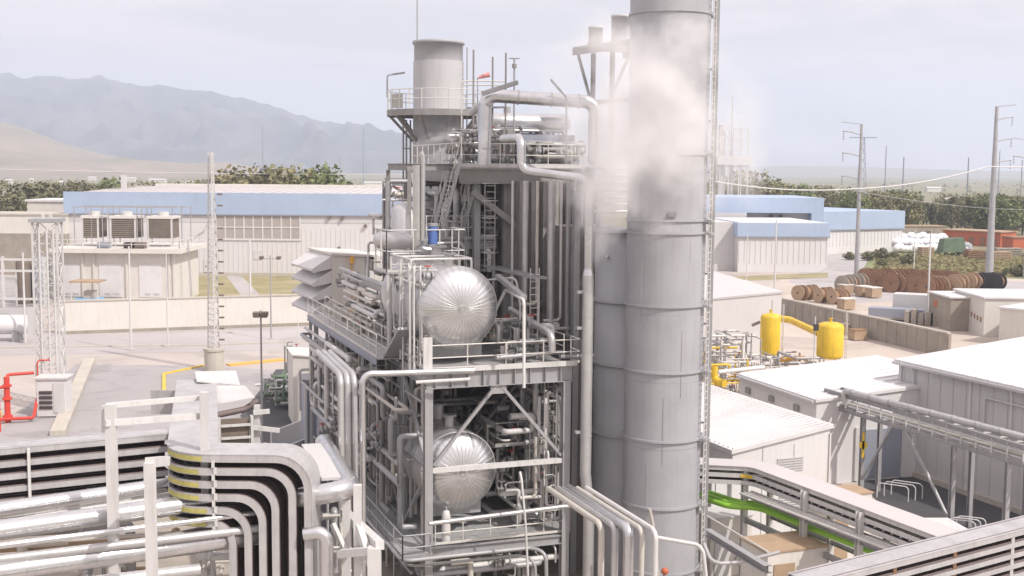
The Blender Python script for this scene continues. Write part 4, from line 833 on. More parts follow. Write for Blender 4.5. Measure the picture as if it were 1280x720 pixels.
# ---- silver S pipe and lower riser right of the frame
top = at(652, 172, 54.5); b1 = at(653, 213, 54.2); b2 = at(737, 224, 53.6); b3 = Vector((b2.x, b2.y, at(737, 348, 53.6).z))
s_ = thing('silver_riser', 'silver pipe with an S bend running down the right side of the frame', 'pipe', Vector((b2.x, b2.y, 0)))
mb = MB(); mb.tube([top + F.vv * 2.5, top, Vector((top.x, top.y, b1.z)), b2, b3], .20, .5, 16); part('upper_pipe', mb, 'alu', s_)
zj0, zj1 = at(737, 592, 53.6).z, at(742, 640, 53.6).z; c1 = Vector((b2.x + .18, b2.y, 0))
mb = MB(); mb.tube([b3 + Z * .15, Vector((b2.x, b2.y, zj0)), c1 + Z * zj1, c1 + Z * .5], .255, .6, 18)
for z_ in (5.5, 8, 11, 13.5): mb.ring(Vector((b2.x, b2.y, z_)), .25, .02, .06, Z, 18)
part('lower_pipe', mb, 'alu_dull', s_); part('reducer', MB().cyl(b3 + Z * .14, b3 + Z * .42, .255, .2), 'alu', s_)
for py in (365, 410, 540): z_ = at(737, py, 53.6).z; part('pipe_clamp', MB().box(Fr((b2.x, b2.y), GA), -.5, .28, .0, .2, z_ - .06, z_ + .06), 'steel', s_)
# ---- boiler casing with risers
u0, u1, v0 = 6.9, 11.6, 7.6
bc = thing('boiler_casing', 'tall dark brown boiler casing lined with silver vertical pipes', 'boiler casing', F(9, 9, 0), F.a)
part('casing_wall', MB().box(F, u0, u1, v0, v0 + 14, 2, 19.4), 'casing', bc)
for k in range(8): u = u0 + .1 + k * (u1 - u0 - .2) / 7; part('buckstay', MB().ibeam(F(u, v0 - .2, 2), F(u, v0 - .2, 19.4), .2, .34, .03), 'steel_dark', bc)
for k in range(9): v = v0 + .6 + k * 1.55; part('buckstay', MB().box(F, u0 - .3, u0 - .005, v, v + .18, 2, 19.4), 'steel_dark', bc)
for z_ in (4, 8, 13.0): part('tie_beam', MB().box(F, u0 - .36, u1 + .1, v0 - .5, v0 - .38, z_, z_ + .26), 'steel_dark', bc)
for px, r_, m_, py1 in ((657, .15, 'alu_dull', 395), (672, .08, 'pipe_beige', 380), (689.5, .2, 'alu_dull', 405), (702, .07, 'steel_white', 400), (711, .13, 'steel', 420), (719, .08, 'steel_white', 410), (725.5, .11, 'steel_dark', 430), (748, .1, 'pipe_beige', 480), (641, .07, 'alu_dull', 400)):
    Y = 58.8 + (px - 650) * .006; a = at(px, 226, Y); b = Vector((a.x, a.y, at(px, py1, Y).z)); mb = MB().tube([a, b, b + F.u * (-.9 if r_ < .1 else .0) - F.vv * (.0 if r_ < .1 else .8)], r_, .2, 12)
    if r_ > .12:
        for k in range(1, 5): mb.ring(a.lerp(b, k / 5), r_ * .98, .015, .05, Z, 12)
    part('riser_pipe', mb, m_, bc)
# lower casing: dark box added behind the vessels to block light
hb = thing('light_blocking_casing', 'dark steel casing box added behind the vessels to block light through the frame', 'casing', F(4, 18, 0), F.a)
part('casing_wall', MB().box(F, 1.0, 6.3, 9.5, 26, .5, 10.1), 'casing', hb)
mb = MB()
for k in range(12): mb.box(F, .8, .995, 9.6 + k * 1.4, 9.75 + k * 1.4, .5, 10.1)
part('buckstay', mb, 'steel_dark', hb); mb = MB()
for k in range(5): mb.box(F, 1.0 + k * 1.25, 1.15 + k * 1.25, 9.3, 9.495, .5, 10.1)
part('buckstay', mb, 'steel_dark', hb)
rq = random.Random(3); mb = MB(); mb2 = MB()
for k in range(26):
    v = rq.uniform(1, 19); u = rq.uniform(.25, .8) if v > 8 else rq.uniform(-.1, .4); z1_ = rq.uniform(8, 11); z0_ = rq.uniform(0, 4)
    (mb if k % 2 else mb2).tube([F(u, v, z0_), F(u, v, z1_), F(u + .9, v, z1_), F(u + .9, v + .5, z1_)], rq.choice((.05, .08, .12)), .2, 8)
part('downcomer', mb, 'pipe_beige', hb); part('downcomer', mb2, 'steel', hb)
# ---- pipe and valve skids (clutter)
def skid(name, label, cat, ur, vr, zr, n, seed, mats=('alu_dull', 'steel_white', 'pipe_beige', 'steel'), nv=8, rad=(.05, .09, .14)):
    q = random.Random(seed); t_ = thing(name, label, cat, F(sum(ur) / 2, sum(vr) / 2, zr[0]), F.a); ms = {m_: MB() for m_ in mats}; U = lambda: q.uniform(*ur); V = lambda: q.uniform(*vr); W = lambda: q.uniform(*zr)
    for k in range(n):
        p = [U(), V(), W()]; pts = [F(*p)]; ax = q.choice((0, 1, 2))
        for j in range(q.choice((2, 3, 3, 4))):
            rg_ = (ur, vr, zr)[ax]; p[ax] = q.uniform(*rg_); pts.append(F(*p)); ax = (ax + q.choice((1, 2))) % 3
        ms[q.choice(mats)].tube(pts, q.choice(rad), .18, 8)
    for m_ in mats: 
        if ms[m_].v: part('pipework', ms[m_], m_, t_)
    for k in range(nv):
        p = F(U(), V(), W()); va = part('valve', MB().ball(p, .17, 10).cyl(p, p + Z * .42, .05, n=8).ring(p - F.u * .2, .08, .12, .05, F.u, 12).ring(p + F.u * .2, .08, .12, .05, F.u, 12), q.choice(('steel', 'pipe_beige', 'steel_dark', 'steel')), t_)
        part('handwheel', MB().ring(p + Z * .44, .13, .035, .035, Z, 12), 'steel_dark' if k % 4 else 'red', va)
    return t_
skid('valve_skid', 'tangle of valves and pipes on the upper deck right of the upper vessel', 'pipework', (3.9, 6.4), (.6, 6.5), (11.3, 12.9), 26, 31, nv=14)
skid('valve_skid', 'pipes and valves on the lower deck right of the lower vessel', 'pipework', (3.9, 6.4), (.8, 6.5), (3.4, 8.6), 30, 32, nv=12)
skid('valve_skid', 'pale pipes and fittings rising along the inner edge of the side walkway', 'pipework', (-.15, 1.2), (7.5, 20), (11.3, 14.2), 34, 36, mats=('steel_white', 'alu_dull', 'steel', 'pipe_beige'), nv=10)
skid('valve_skid', 'pale pipework below the outer edge of the side walkway', 'pipework', (-1.9, -.4), (5, 22), (5.0, 10.7), 40, 37, mats=('steel_white', 'alu_dull', 'steel', 'pipe_beige'), nv=8)
skid('valve_skid', 'steelwork and pipes in front of the boiler casing below the high platform', 'pipework', (3.8, 6.6), (8.6, 13), (14.5, 19.4), 30, 38, mats=('steel', 'alu_dull', 'steel_white'), nv=6)
skid('valve_skid', 'pipework on the deck behind the upper vessel', 'pipework', (.3, 5.8), (7.8, 13), (11.4, 14.4), 30, 33, nv=8)
skid('valve_skid', 'pipe clutter hanging below the lower deck at the bottom of the frame', 'pipework', (-.6, 6.4), (-.3, 4), (.3, 2.7), 34, 34, nv=8)
skid('valve_skid', 'vertical pipes and fittings on the left flank of the frame below the walkway', 'pipework', (-1.0, .2), (1.5, 14), (3.4, 10.2), 34, 35, mats=('steel', 'pipe_beige', 'steel_dark'), nv=6)
skid('valve_skid', 'pipes and supports behind the right column of the frame under the deck', 'pipework', (5.6, 7.6), (1, 7), (3.4, 10.3), 34, 39, mats=('steel', 'alu_dull', 'steel_white'), nv=6, rad=(.06, .1, .15))
# finer steelwork
skid('valve_skid', 'dense thin pipes at the back of the lower bay behind the lower vessel', 'pipework', (.4, 6.2), (7.0, 9.2), (3.4, 10.2), 50, 44, mats=('steel_white', 'alu_dull', 'steel', 'pipe_beige'), nv=6, rad=(.04, .07, .11))
skid('valve_skid', 'thin white pipes around the right column beside the silver riser', 'pipework', (5.6, 6.9), (-.1, 2.2), (3.4, 10.2), 22, 45, mats=('steel_white', 'alu_dull', 'steel'), nv=6, rad=(.03, .05, .08))
skid('valve_skid', 'thin pale pipes under the short chimney beside the stairs', 'pipework', (1.0, 6.0), (12.5, 18), (12, 19.5), 44, 46, mats=('steel_white', 'alu_dull', 'steel', 'steel_dark'), nv=6, rad=(.04, .07, .12))
skid('valve_skid', 'small pipes on the upper deck between the upper vessel and its guard frame', 'pipework', (-.3, .4), (.4, 6.5), (11.3, 15.4), 22, 47, mats=('steel_white', 'alu_dull', 'steel'), nv=5, rad=(.03, .05, .07))
mbp = thing('mid_walkway', 'narrow mid height walkway with rails on the right inside the frame', 'walkway', F(5, 4, 6.9), F.a)
part('walkway_deck', MB().box(F, 4.0, 6.3, 2.5, 9, 6.92, 6.97), 'grating', mbp); r_ = MB(); railing(r_, [F(6.3, 2.5, 6.97), F(4.0, 2.5, 6.97), F(4.0, 9, 6.97)], 1.1, .025, 1.2); part('railing', r_, 'rail', mbp)
for k, (u, v, z0_, z1_, lb) in enumerate(((2.6, .35, 3.3, 6.6, 'short ladder inside the lower bay in front of the lower vessel'), (6.1, .9, 3.3, 11.2, 'tall ladder by the right column inside the frame'), (-.6, 6.2, 3.2, 11.1, 'ladder on the left flank below the side walkway'), (5.9, 2.4, 11.3, 15.4, 'ladder standing on the upper deck right of the upper vessel'))):
    if k == 0: continue
    t_ = thing('access_ladder', lb, 'ladder', F(u, v, z0_), F.a); mb = MB(); ladder(mb, F(u, v, z0_), F(u, v, z1_), F.u, .45, .3, .022); part('ladder_rails', mb, 'rail', t_)
for u, z_, lb in ((5.6, 15.0, 'galvanised cable ladder running back along the right of the upper deck'), (.2, 9.6, 'galvanised cable ladder along the left flank under the deck')):
    t_ = thing('cable_ladder', lb, 'cable tray', F(u, 8, z_), F.a)
    for s__ in (-.25, .25): part('side_rail', MB().box(F, u + s__ - .02, u + s__ + .02, .8, 15, z_, z_ + .12), 'steel', t_)
    mb = MB()
    for k in range(28): mb.box(F, u - .23, u + .23, .9 + k * .5, .95 + k * .5, z_ + .02, z_ + .05)
    part('rungs', mb, 'steel', t_)
    for v in (1.2, 7.5, 14): part('support_leg', MB().bar(F(u, v, z_ - 3.7 if z_ > 12 else 6.8), F(u, v, z_), .08), 'steel', t_)
for zc_, hh in ((12.5, 16), (16, 19.2)):
    pass
# named pipes on the decks
pipe('insulated_pipe', [at(620, 447, 52.6), at(702, 440, 54.6)], .1, 'alu', 'bright silver pipe lying along the front of the upper deck', 0)
pipe('insulated_pipe', [at(700, 446, 54), at(742, 444, 55)], .1, 'alu', 'short silver pipe leaving the upper deck to the right', 0)
pipe('insulated_pipe', [at(638, 387, 57.5), at(690, 418, 53.6), at(690, 440, 53.6)], .17, 'alu_dull', 'grey silver pipe sloping across the upper deck beside the vessel', .5)
pipe('insulated_pipe', [at(575, 651, 50.8) - F.u * 1.4, at(705, 633, 53.4), at(718, 632, 53.6)], .1, 'alu_dull', 'long silver pipe with clamps above the lower deck rail', 0, None, 10, 1.2)
pipe('small_pipe', [at(660, 720, 51), at(657, 655, 51), at(652, 600, 51.1), at(650, 590, 51.4)], .05, 'steel_white', 'thin white vertical pipe in front of the lower deck', .2)
pipe('small_pipe', [at(616, 395, 56), at(632, 362, 55.5), at(655, 375, 52), at(655, 485, 51.3)], .07, 'steel_white', 'white handrail pipe bending down over the front girder', .3)
pipe('small_pipe', [at(610, 350, 57), at(645, 347, 56), at(650, 380, 56), at(650, 400, 56)], .05, 'steel_white', 'thin white arched pipe right of the upper vessel', .3)
ps = thing('sloping_channel', 'grey steel channel sloping down right of the upper vessel', 'channel', at(640, 360, 55)); part('channel_body', MB().bar(at(622, 345, 56.5), at(655, 372, 52.6), .26, .2), 'steel', ps)
# flat panel and bracket (left rail end)
bx = Fr(F(.15, 0, 0), GA); solo('bracket_box', MB().box(F, -.3, .1, -.35, -.22, 11.1, 12.7).box(F, -.9, -.31, -.35, -.22, 11.1, 11.25), 'steel_white', 'white angle bracket at the left end of the front deck rail', 'bracket')
for k, (px, lb) in enumerate(((344 / 3.556 + 449, 'left'),)):
    pass
c_ = F(.95, .35, 3.3); cb_ = thing('gas_bottle', 'white rounded cylinder behind the front left column on the lower deck', 'cylinder', c_); part('body', MB().lathe([(.2, 0), (.2, 1.2), (.14, 1.42), (0, 1.48)], c_, Z, 16), 'steel_white', cb_); part('valve', MB().cyl(c_ + Z * 1.46, c_ + Z * 1.62, .05), 'steel', cb_)
# ---- high platform with drum
zt_ = 20.1; hp = thing('high_platform', 'high steel platform carrying the horizontal drum and valves', 'platform', F(7.5, 11, 0), F.a)
pu0, pu1, pv0, pv1 = 3.9, 11.4, 8.0, 17
part('platform_deck', MB().box(F, pu0, pu1, pv0, pv1, zt_, zt_ + .06), 'grating', hp)
for v in (pv0, pv0 + 4, pv1 - .1): part('beam', MB().ibeam(F(pu0, v, zt_ - .42), F(pu1, v, zt_ - .42), .3, .82, .04), 'steel_dark', hp)
for u in (pu0, 6.6, 9, pu1): part('beam', MB().ibeam(F(u, pv0 + .15, zt_ - .4), F(u, pv1, zt_ - .4), .28, .7, .04), 'steel_dark', hp)
for a, b in ((F(4.6, pv0, 18.9), F(8.2, pv0 - .2, 16.2)), (F(8.4, pv0, 19), F(11.0, pv0 - .3, 16.8)), (F(4.2, 8.4, 17), F(3.0, 8.3, 12.4))): part('brace', MB().bar(a, b, .26, .3), 'steel_dark', hp)
part('column', MB().ibeam(F(5.0, 8.5, 11.3), F(5.0, 8.5, 19.3), .34, .34, .04), 'steel', hp); part('column', MB().ibeam(F(5.6, 12, 11.3), F(5.6, 12, 19.3), .3, .3, .04), 'steel_dark', hp)
part('toe_plate', MB().box(F, pu0 - .02, pu1, pv0 - .08, pv0 - .04, zt_ - .1, zt_ + .2), 'steel_white', hp)
r_ = MB(); railing(r_, [F(pu0, pv1, zt_ + .06), F(pu0, pv0, zt_ + .06), F(7.2, pv0, zt_ + .06)], 1.15, .028, 1.1); part('railing', r_, 'rail', hp)
r_ = MB(); railing(r_, [F(7.4, pv0, zt_ + .06), F(pu1, pv0, zt_ + .06), F(pu1, pv1, zt_ + .06)], 1.15, .028, 1.4); part('railing', r_, 'rail', hp)
# left extension frame
lx = thing('pipe_portal', 'dark steel portal frame left of the high platform above the walkway', 'portal frame', F(0, 8.4, 0), F.a)
zz_ = LP(500, 205, 60)[2]
part('beam', MB().ibeam(F(1.3, 8.4, 20.1), F(3.8, 8.4, 20.1), .2, .34, .03), 'steel_dark', lx)
part('beam', MB().ibeam(F(1.4, 8.55, 20.1), F(1.4, 12.6, 20.1), .2, .34, .03), 'steel_dark', lx)
part('post', MB().bar(F(1.4, 8.3, 11.25), F(1.4, 8.3, 19.92), .2), 'steel_dark', lx); part('post', MB().bar(F(1.4, 12.6, 11.25), F(1.4, 12.6, 19.92), .2), 'steel_dark', lx); part('brace', MB().bar(F(1.5, 8.2, 19.8), F(2.2, 8.1, 15.4), .12), 'pipe_beige', lx)
part('cross_rail', MB().tube([F(1.5, 8.1, 16.2), F(4.0, 8.1, 16.3), F(4.3, 8.1, 15.9), F(4.3, 8.1, 14.6)], .09, .3, 8), 'alu_dull', lx)
# equipment on the high platform
dr = thing('horizontal_drum', 'silver horizontal drum lying on the high platform behind the valves', 'drum', F(8.6, 12, zt_), F.a); zc = 22.55
mb = MB().lathe([(0, -.25), (.35, -.2), (.52, 0), (.52, 4.9), (.35, 5.1), (0, 5.15)], F(6.4, 12, zc), F.u, 28); part('shell', mb, 'alu', dr)
for u in (7.2, 10): part('saddle', MB().box(F, u, u + .3, 11.6, 12.4, zt_ + .08, zc - .3), 'steel', dr)
part('nozzle', MB().cyl(F(7.9, 12, zc + .4), F(7.9, 12, zc + .85), .2), 'alu_dull', dr)
mt = thing('turbine_casing', 'blue grey machine casing with round covers on the high platform', 'machine', F(9.2, 10.2, zt_), F.a)
part('body', MB().box(F, 7.5, 10.8, 9.4, 11, zt_ + .08, zt_ + 1.75), 'blue_grey', mt)
for u in (8.2, 9.4, 10.3): part('cover', MB().cyl(F(u, 9.39, zt_ + .95), F(u, 9.22, zt_ + .95), .42, n=20), 'steel', mt)
part('base_frame', MB().box(F, 7.3, 11, 9.2, 11.2, zt_ + .07, zt_ + .25), 'steel_dark', mt)
part('actuator', MB().box(F, 6.8, 7.4, 9.5, 10.1, zt_ + .07, zt_ + 2.0), 'steel_dark', mt)
skid('valve_skid', 'valves and small pipes at the left end of the high platform', 'pipework', (4.1, 7.3), (8.3, 12.5), (zt_ + .2, zt_ + 2.0), 30, 41, mats=('steel', 'alu_dull', 'steel_dark'), nv=12)
skid('valve_skid', 'small pipes in front of the blue grey machine on the high platform', 'pipework', (7.4, 11), (8.2, 9.2), (zt_ + .1, zt_ + 1.3), 18, 42, mats=('steel', 'steel_white', 'steel_dark'), nv=8)
a = at(606, 119, 59.5); b = at(744, 128, 60); a2 = Vector((a.x, a.y, zt_ + .1))
ov = thing('overhead_pipe', 'large silver pipe arching over the high platform from left to right', 'pipe', a2)
part('pipe_run', MB().tube([a2, a, b, Vector((b.x, b.y, 20.4))], .33, .55, 18), 'alu', ov)
for k in (.3, .6, .85): part('flange', MB().ring(a.lerp(b, k), .32, .05, .07, b - a, 18), 'alu_dull', ov)
part('pipe_branch', MB().tube([at(606, 128, 59.5), at(590, 140, 63)], .2, 0, 12), 'alu_dull', ov)
mb = MB(); mb.bar(at(603, 117, 59), at(647, 103, 58), .12, .2); solo('pulley_beam', mb, 'steel', 'thin lifting beam projecting above the silver arch pipe', 'beam')
# thin masts with rails
mm = thing('mast_frame', 'thin steel mast frame with rails rising behind the silver arch pipe', 'mast frame', F(4.4, 13, zt_), F.a)
for px, py in ((592, 62), (616, 71), (632.5, 66)): p = at(px, py, 64); part('mast', MB().tube([Vector((p.x, p.y, zt_)), p], .05, 0, 6), 'steel_dark', mm)
mb = MB()
for py in (102, 107): mb.tube([at(577, py, 64), at(592, py - 1, 64), at(632, py, 64), at(632, py, 67)], .04, .1, 6)
mb.tube([at(577, 106, 64), at(577, 160, 64)], .04, 0, 6); part('railing', mb, 'rail', mm)
part('cable_shelf', MB().bar(at(583, 135, 64), at(633, 134, 64), .5, .08), 'steel_dark', mm)
p = at(643, 112, 63); vm = thing('instrument_mast', 'short instrument mast with crossbar beside the thin masts', 'mast', Vector((p.x, p.y, zt_))); q = at(643, 73, 63)
part('mast', MB().tube([Vector((p.x, p.y, zt_)), q], .05, 0, 8), 'steel', vm); part('crossbar', MB().tube([q + Vector((-.28, 0, 0)), q + Vector((.28, 0, 0))], .04, 0, 6), 'steel', vm); part('sensor', MB().cyl(at(643, 85, 63), at(643, 80, 63), .12), 'steel_dark', vm)
p = at(603, 100, 64.5); ws = thing('windsock', 'small red and white windsock on the mast frame', 'windsock', p); part('sock', MB().cyl(at(598, 97, 64.5), at(612, 93, 64.5), .08, .15, 10), 'red_faded', ws, 'faded red sock'); part('pole', MB().tube([at(597, 97, 64.5), at(597, 135, 64.5)], .03, 0, 6), 'steel', ws)
# gooseneck lamps
def goose(lb, px, py0, pyt, Y, px2, py2):
    p = at(px, py0, Y); q = at(px, pyt, Y); e = at(px2, py2, Y); t_ = thing('gooseneck_lamp', lb, 'lamp', p); part('pole', MB().tube([p, q, e], .045, .3, 8), 'steel', t_); part('lamp_head', MB().bar(e, e + (e - q).normalized() * .75, .22, .1), 'steel', t_)
goose('grey gooseneck lamp on the high platform in front of the drum', 708, 205, 122, 59, 701, 114)
goose('pale gooseneck lamp at the left edge of the chimney gallery', 484, 122, 94, 74, 491, 93)
skid('valve_skid', 'dense pipes and valves under the silver drum on the high platform', 'pipework', (6.4, 11.2), (11.2, 14), (20.2, 22.4), 34, 43, mats=('steel', 'alu_dull', 'steel_white', 'steel_dark'), nv=10)
# ---- short chimney
cu = F(6.85, 22, 0); ch = thing('short_chimney', 'short wide grey chimney with a round gallery at the left of the plant', 'chimney', cu); k_ = 75 / FPX; cx = at(548, 140, 72.5); cc = Vector((cx.x, 72.5, 0)); rr = 31.5 * 72.5 / FPX; zc = lambda py: at(548, py, 72.5).z
ch.location = cc; ROOTM[ch] = Matrix.Translation(cc).inverted()
part('lower_shell', MB().lathe([(rr, 8), (rr, zc(141))], cc, Z, 40), 'stack_paint', ch)
part('upper_shell', MB().lathe([(rr * .99, zc(141)), (rr * .99, zc(77))], cc, Z, 40), 'stack_light', ch)
part('top_shell', MB().lathe([(rr * .955, zc(78)), (rr * .955, zc(56)), (rr * 1.02, zc(56)), (rr * 1.02, zc(52)), (rr * .9, zc(52)), (rr * .9, zc(70))], cc, Z, 40), 'stack_paint', ch)
part('gallery', MB().ring(cc + Z * (zc(141) + .05), rr, 1.55, .12, Z, 32), 'grating', ch); part('gallery_edge', MB().ring(cc + Z * (zc(141) - .08), rr + 1.5, .06, .36, Z, 32), 'steel_dark', ch)
mb = MB(); gr = rr + 1.5
for k in range(24): a = 2 * math.pi * k / 24; p = cc + Vector((gr * math.cos(a), gr * math.sin(a), zc(141) + .1)); mb.tube([p, p + Z * 1.15], .03, 0, 6)
for h in (.6, 1.15): mb.tube([cc + Vector((gr * math.cos(2 * math.pi * k / 40), gr * math.sin(2 * math.pi * k / 40), zc(141) + .1 + h)) for k in range(41)], .03, 0, 6)
part('railing', mb, 'rail', ch)
for k in range(10): a = 2 * math.pi * k / 10; d = Vector((math.cos(a), math.sin(a), 0)); part('bracket', MB().bar(cc + d * rr + Z * (zc(141) - 1.7), cc + d * (gr - .1) + Z * (zc(141) - .2), .12, .16), 'steel_dark', ch)
part('junction_box', MB().box(Fr((cc.x - 2.6, cc.y - 1.6), 0), 0, .6, 0, .3, zc(141) + .2, zc(141) + 1.0), 'steel_dark', ch)
p = at(521.5, 55, 72.5) ; part('lightning_rod', MB().tube([Vector((p.x, cc.y, zc(100))), Vector((p.x, cc.y, zc(-12)))], .035, 0, 6), 'steel', ch)
mb = MB()
for px in (504, 508, 513): p = at(px, 150, 72); mb.tube([Vector((p.x, p.y, 11)), p], .05, 0, 6)
for k in range(5): z_ = 12 + k * 2.3; a, b = at(504, 150, 72), at(513, 150, 72); mb.tube([Vector((a.x, a.y, z_)), Vector((b.x, b.y, z_))], .04, 0, 6)
part('downpipe', mb, 'steel_dark', ch)
mb = MB(); ladder(mb, cc + Vector((rr + .2, -.4, 10)), cc + Vector((rr + .2, -.4, zc(60))), (0, 1, 0), .5, .3, .03); part('ladder', mb, 'steel', ch)
# frame below chimney
mb = MB()
cf = thing('chimney_frame', 'steel support frame under the short chimney', 'support frame', cc + Vector((0, -3, 0)), F.a)
for du in (-2.6, 2.6):
    for dv in (-2.6, 2.6): part('column', MB().ibeam(cc + F.u * du + F.vv * dv, cc + F.u * du + F.vv * dv + Z * 19.2, .34, .34, .04), 'steel_dark', cf)
for z_ in (12.5, 16, 19.2):
    for s_ in (-2.6, 2.6): part('beam', MB().ibeam(cc + F.u * -2.6 + F.vv * s_ + Z * z_, cc + F.u * 2.6 + F.vv * s_ + Z * z_, .24, .4, .03), 'steel', cf); part('beam', MB().ibeam(cc + F.u * s_ + F.vv * -2.6 + Z * z_, cc + F.u * s_ + F.vv * 2.6 + Z * z_, .24, .4, .03), 'steel', cf)
for z0_, z1_ in ((9, 12.5), (12.5, 16), (16, 19.2)):
    for s_ in (-2.6, 2.6): part('brace', MB().bar(cc + F.u * -2.6 + F.vv * s_ + Z * z0_, cc + F.u * 2.6 + F.vv * s_ + Z * z1_, .14), 'steel', cf); part('brace', MB().bar(cc + F.u * 2.6 + F.vv * (s_ - .1) + Z * z0_, cc + F.u * -2.6 + F.vv * (s_ - .1) + Z * z1_, .14), 'steel', cf)
# stairs
st = thing('stair_flight', 'steep steel stair climbing to the high platform behind the silver riser', 'stair', F(3, 10, 11.3), F.a)
stairs(st, at(541, 316, 62), at(571, 196, 60.5), F.vv * 1.0, 1.5)
st = thing('stair_flight', 'second steel stair with handrails climbing right of the first', 'stair', F(4, 12, 11.3), F.a)
stairs(st, at(566, 312, 63), at(598, 204, 62), F.vv, 1.3)
ld = thing('caged_ladder', 'thin caged ladder between the stairs and the boiler casing', 'ladder', at(612, 330, 60)); mb = MB(); a = at(612, 340, 59.5); ladder(mb, a, Vector((a.x, a.y, 19.5)), (1, 0, 0), .5, .3, .03); part('ladder_rails', mb, 'steel_dark', ld)
mb = MB()
for k in range(7): z_ = a.z + 1 + k * .85; mb.ring(Vector((a.x, a.y - .25, z_)), .38, .03, .04, Z, 14)
part('cage', mb, 'steel', ld)
md = thing('mid_platform', 'middle platform with white handrails behind the upper vessel', 'platform', F(2.5, 9, 14.5), F.a); zz_ = LP(560, 303, 59)[2]
part('platform_deck', MB().box(F, 1.5, 6.2, 8.8, 12, zz_ - .05, zz_), 'grating', md); part('beam', MB().ibeam(F(1.5, 8.8, zz_ - .3), F(6.2, 8.8, zz_ - .3), .2, .4, .03), 'steel', md)
for u in (1.6, 6.1): part('post', MB().bar(F(u, 8.9, 11.2), F(u, 8.9, zz_ - .1), .16), 'steel', md)
r_ = MB(); railing(r_, [F(1.5, 8.85, zz_), F(6.2, 8.85, zz_), F(6.2, 12, zz_)], 1.2, .03, .9); part('railing', r_, 'steel_white', md)
# ---- risers at left
p = at(522, 207, 57.2); q = Vector((p.x, p.y, at(522, 312, 57.2).z)); vr = thing('vent_riser', 'thick bright silver vent riser left of the stair', 'pipe', q)
part('pipe_run', MB().tube([p, q, q + F.u * 1.0 - Z * .1], .235, .4, 18), 'alu', vr); part('end_cap', MB().ring(p, .2, .05, .06, Z, 18), 'alu_dull', vr)
p = at(529, 193, 57); q = Vector((p.x, p.y, at(529, 300, 57).z)); vr = thing('vent_riser', 'slim silver vent pipe with slanted tip beside the thick riser', 'pipe', q); part('pipe_run', MB().tube([p + Vector((-.1, 0, .12)), p - Z * .1, q], .11, 0, 12), 'alu', vr); part('flange', MB().ring(q, .08, .12, .06, Z, 14), 'steel', vr)
sl_ = thing('silencer', 'silver blunt ended silencer lying left of the thick riser', 'silencer', at(490, 310, 58)); a = at(474, 300, 58.5); b = at(545, 303, 57.5)
part('shell', MB().lathe([(0, -.25), (.28, -.2), (.42, 0), (.42, 1.3), (.28, 1.7), (.28, 2.7)], a, b - a, 26), 'alu_dull', sl_)
for k in (.15, .45): q = a.lerp(b, k); part('support_leg', MB().tube([q, Vector((q.x, q.y, 11.2))], .05, 0, 8), 'steel_white', sl_)
cl_ = thing('insulated_column', 'short silver insulated column behind the thick riser', 'vessel', at(506, 330, 61)); p = at(507, 262, 61); part('shell', MB().lathe([(.75, -3.0), (.75, 0), (.5, .3), (0, .42)], p, Z, 24), 'alu_dull', cl_); part('skirt', MB().cyl(Vector((p.x, p.y, 11.2)), p - Z * 3, .6), 'steel', cl_)
mo = thing('pump_motor', 'upright blue pump motor behind the upper vessel', 'motor', at(541, 312, 57.5)); p = at(541, 305, 57.5); part('motor_body', MB().cyl(p, p + Z * .85, .24, n=18), 'blue_bright', mo); part('stand', MB().cyl(p - Z * 1.1, p, .22), 'steel_white', mo); part('fan_cover', MB().cyl(p + Z * .86, p + Z * 1.0, .26), 'steel', mo)
for k in range(4):
    pass
# white railings on both sides of motor
wr = thing('service_gallery', 'small white railed gallery around the blue pump motor', 'gallery', F(1.3, 5.5, 14), F.a); zz_ = LP(510, 318, 57)[2]
part('gallery_deck', MB().box(F, -.6, 3.3, 5.0, 7.2, zz_ - .9, zz_ - .84), 'grating', wr); r_ = MB(); railing(r_, [F(-.6, 7.2, zz_ - .84), F(-.6, 5.0, zz_ - .84), F(3.3, 5.0, zz_ - .84), F(3.3, 7.2, zz_ - .84)], 2.0, .035, 1.3); part('railing', r_, 'steel_white', wr)
for u in (-.5, 3.2): part('post', MB().bar(F(u, 5.1, 11.2), F(u, 5.1, zz_ - .9), .12), 'steel_white', wr)
# ---- tall stacks
sr = 48.5 * 54.7 / FPX; sx = at(831, 375, 54.7); sc = Vector((sx.x, 54.7, 0)); zs = lambda py: at(831, py, 54.7 - sr).z
tk = thing('tall_stack', 'tall grey ringed exhaust stack dominating the centre right of the view', 'stack', sc)
part('shell', MB().lathe([(sr * 1.02, 0), (sr, 8), (sr * 1.03, 33)], sc, Z, 64), 'stack_paint', tk)
rings = [12, 192, 276, 292, 384, 467, 553, 637, 719]
for py in rings: part('stiffening_ring', MB().ring(sc + Z * zs(py), sr + .005, .1, .1, Z, 64), 'stack_paint', tk)
zr_ = [zs(py) for py in rings]
for k in range(11): part('weld_seam', MB().ring(sc + Z * (1.4 + 3.05 * k), sr * 1.0, .012, .035, Z, 64), 'stack_weld', tk)
for k, a in enumerate((-150, -118, -96, -71, -133, -60, -104, -85, -140)):
    z0_ = zr_[-1] - 1 + k * 3.05; q = sc + Vector((math.cos(R(a)), math.sin(R(a)), 0)) * (sr + .012); part('weld_seam', MB().bar(q + Z * z0_, q + Z * (z0_ + 3.05), .03, .02), 'stack_weld', tk)
d = Vector((math.cos(R(-25)), math.sin(R(-25)), 0)); dd = Vector((-d.y, d.x, 0)); mb = MB(); p = sc + d * (sr + .28); ladder(mb, p + Z * 1, p + Z * 32, dd, .42, .3, .025); part('ladder', mb, 'steel_white', tk)
for k, py in enumerate(rings[1:]): part('ladder_bracket', MB().box(Fr((sc + d * sr), -25), 0, .4, -.3, .3, zs(py) - .08, zs(py) + .02), 'steel', tk)
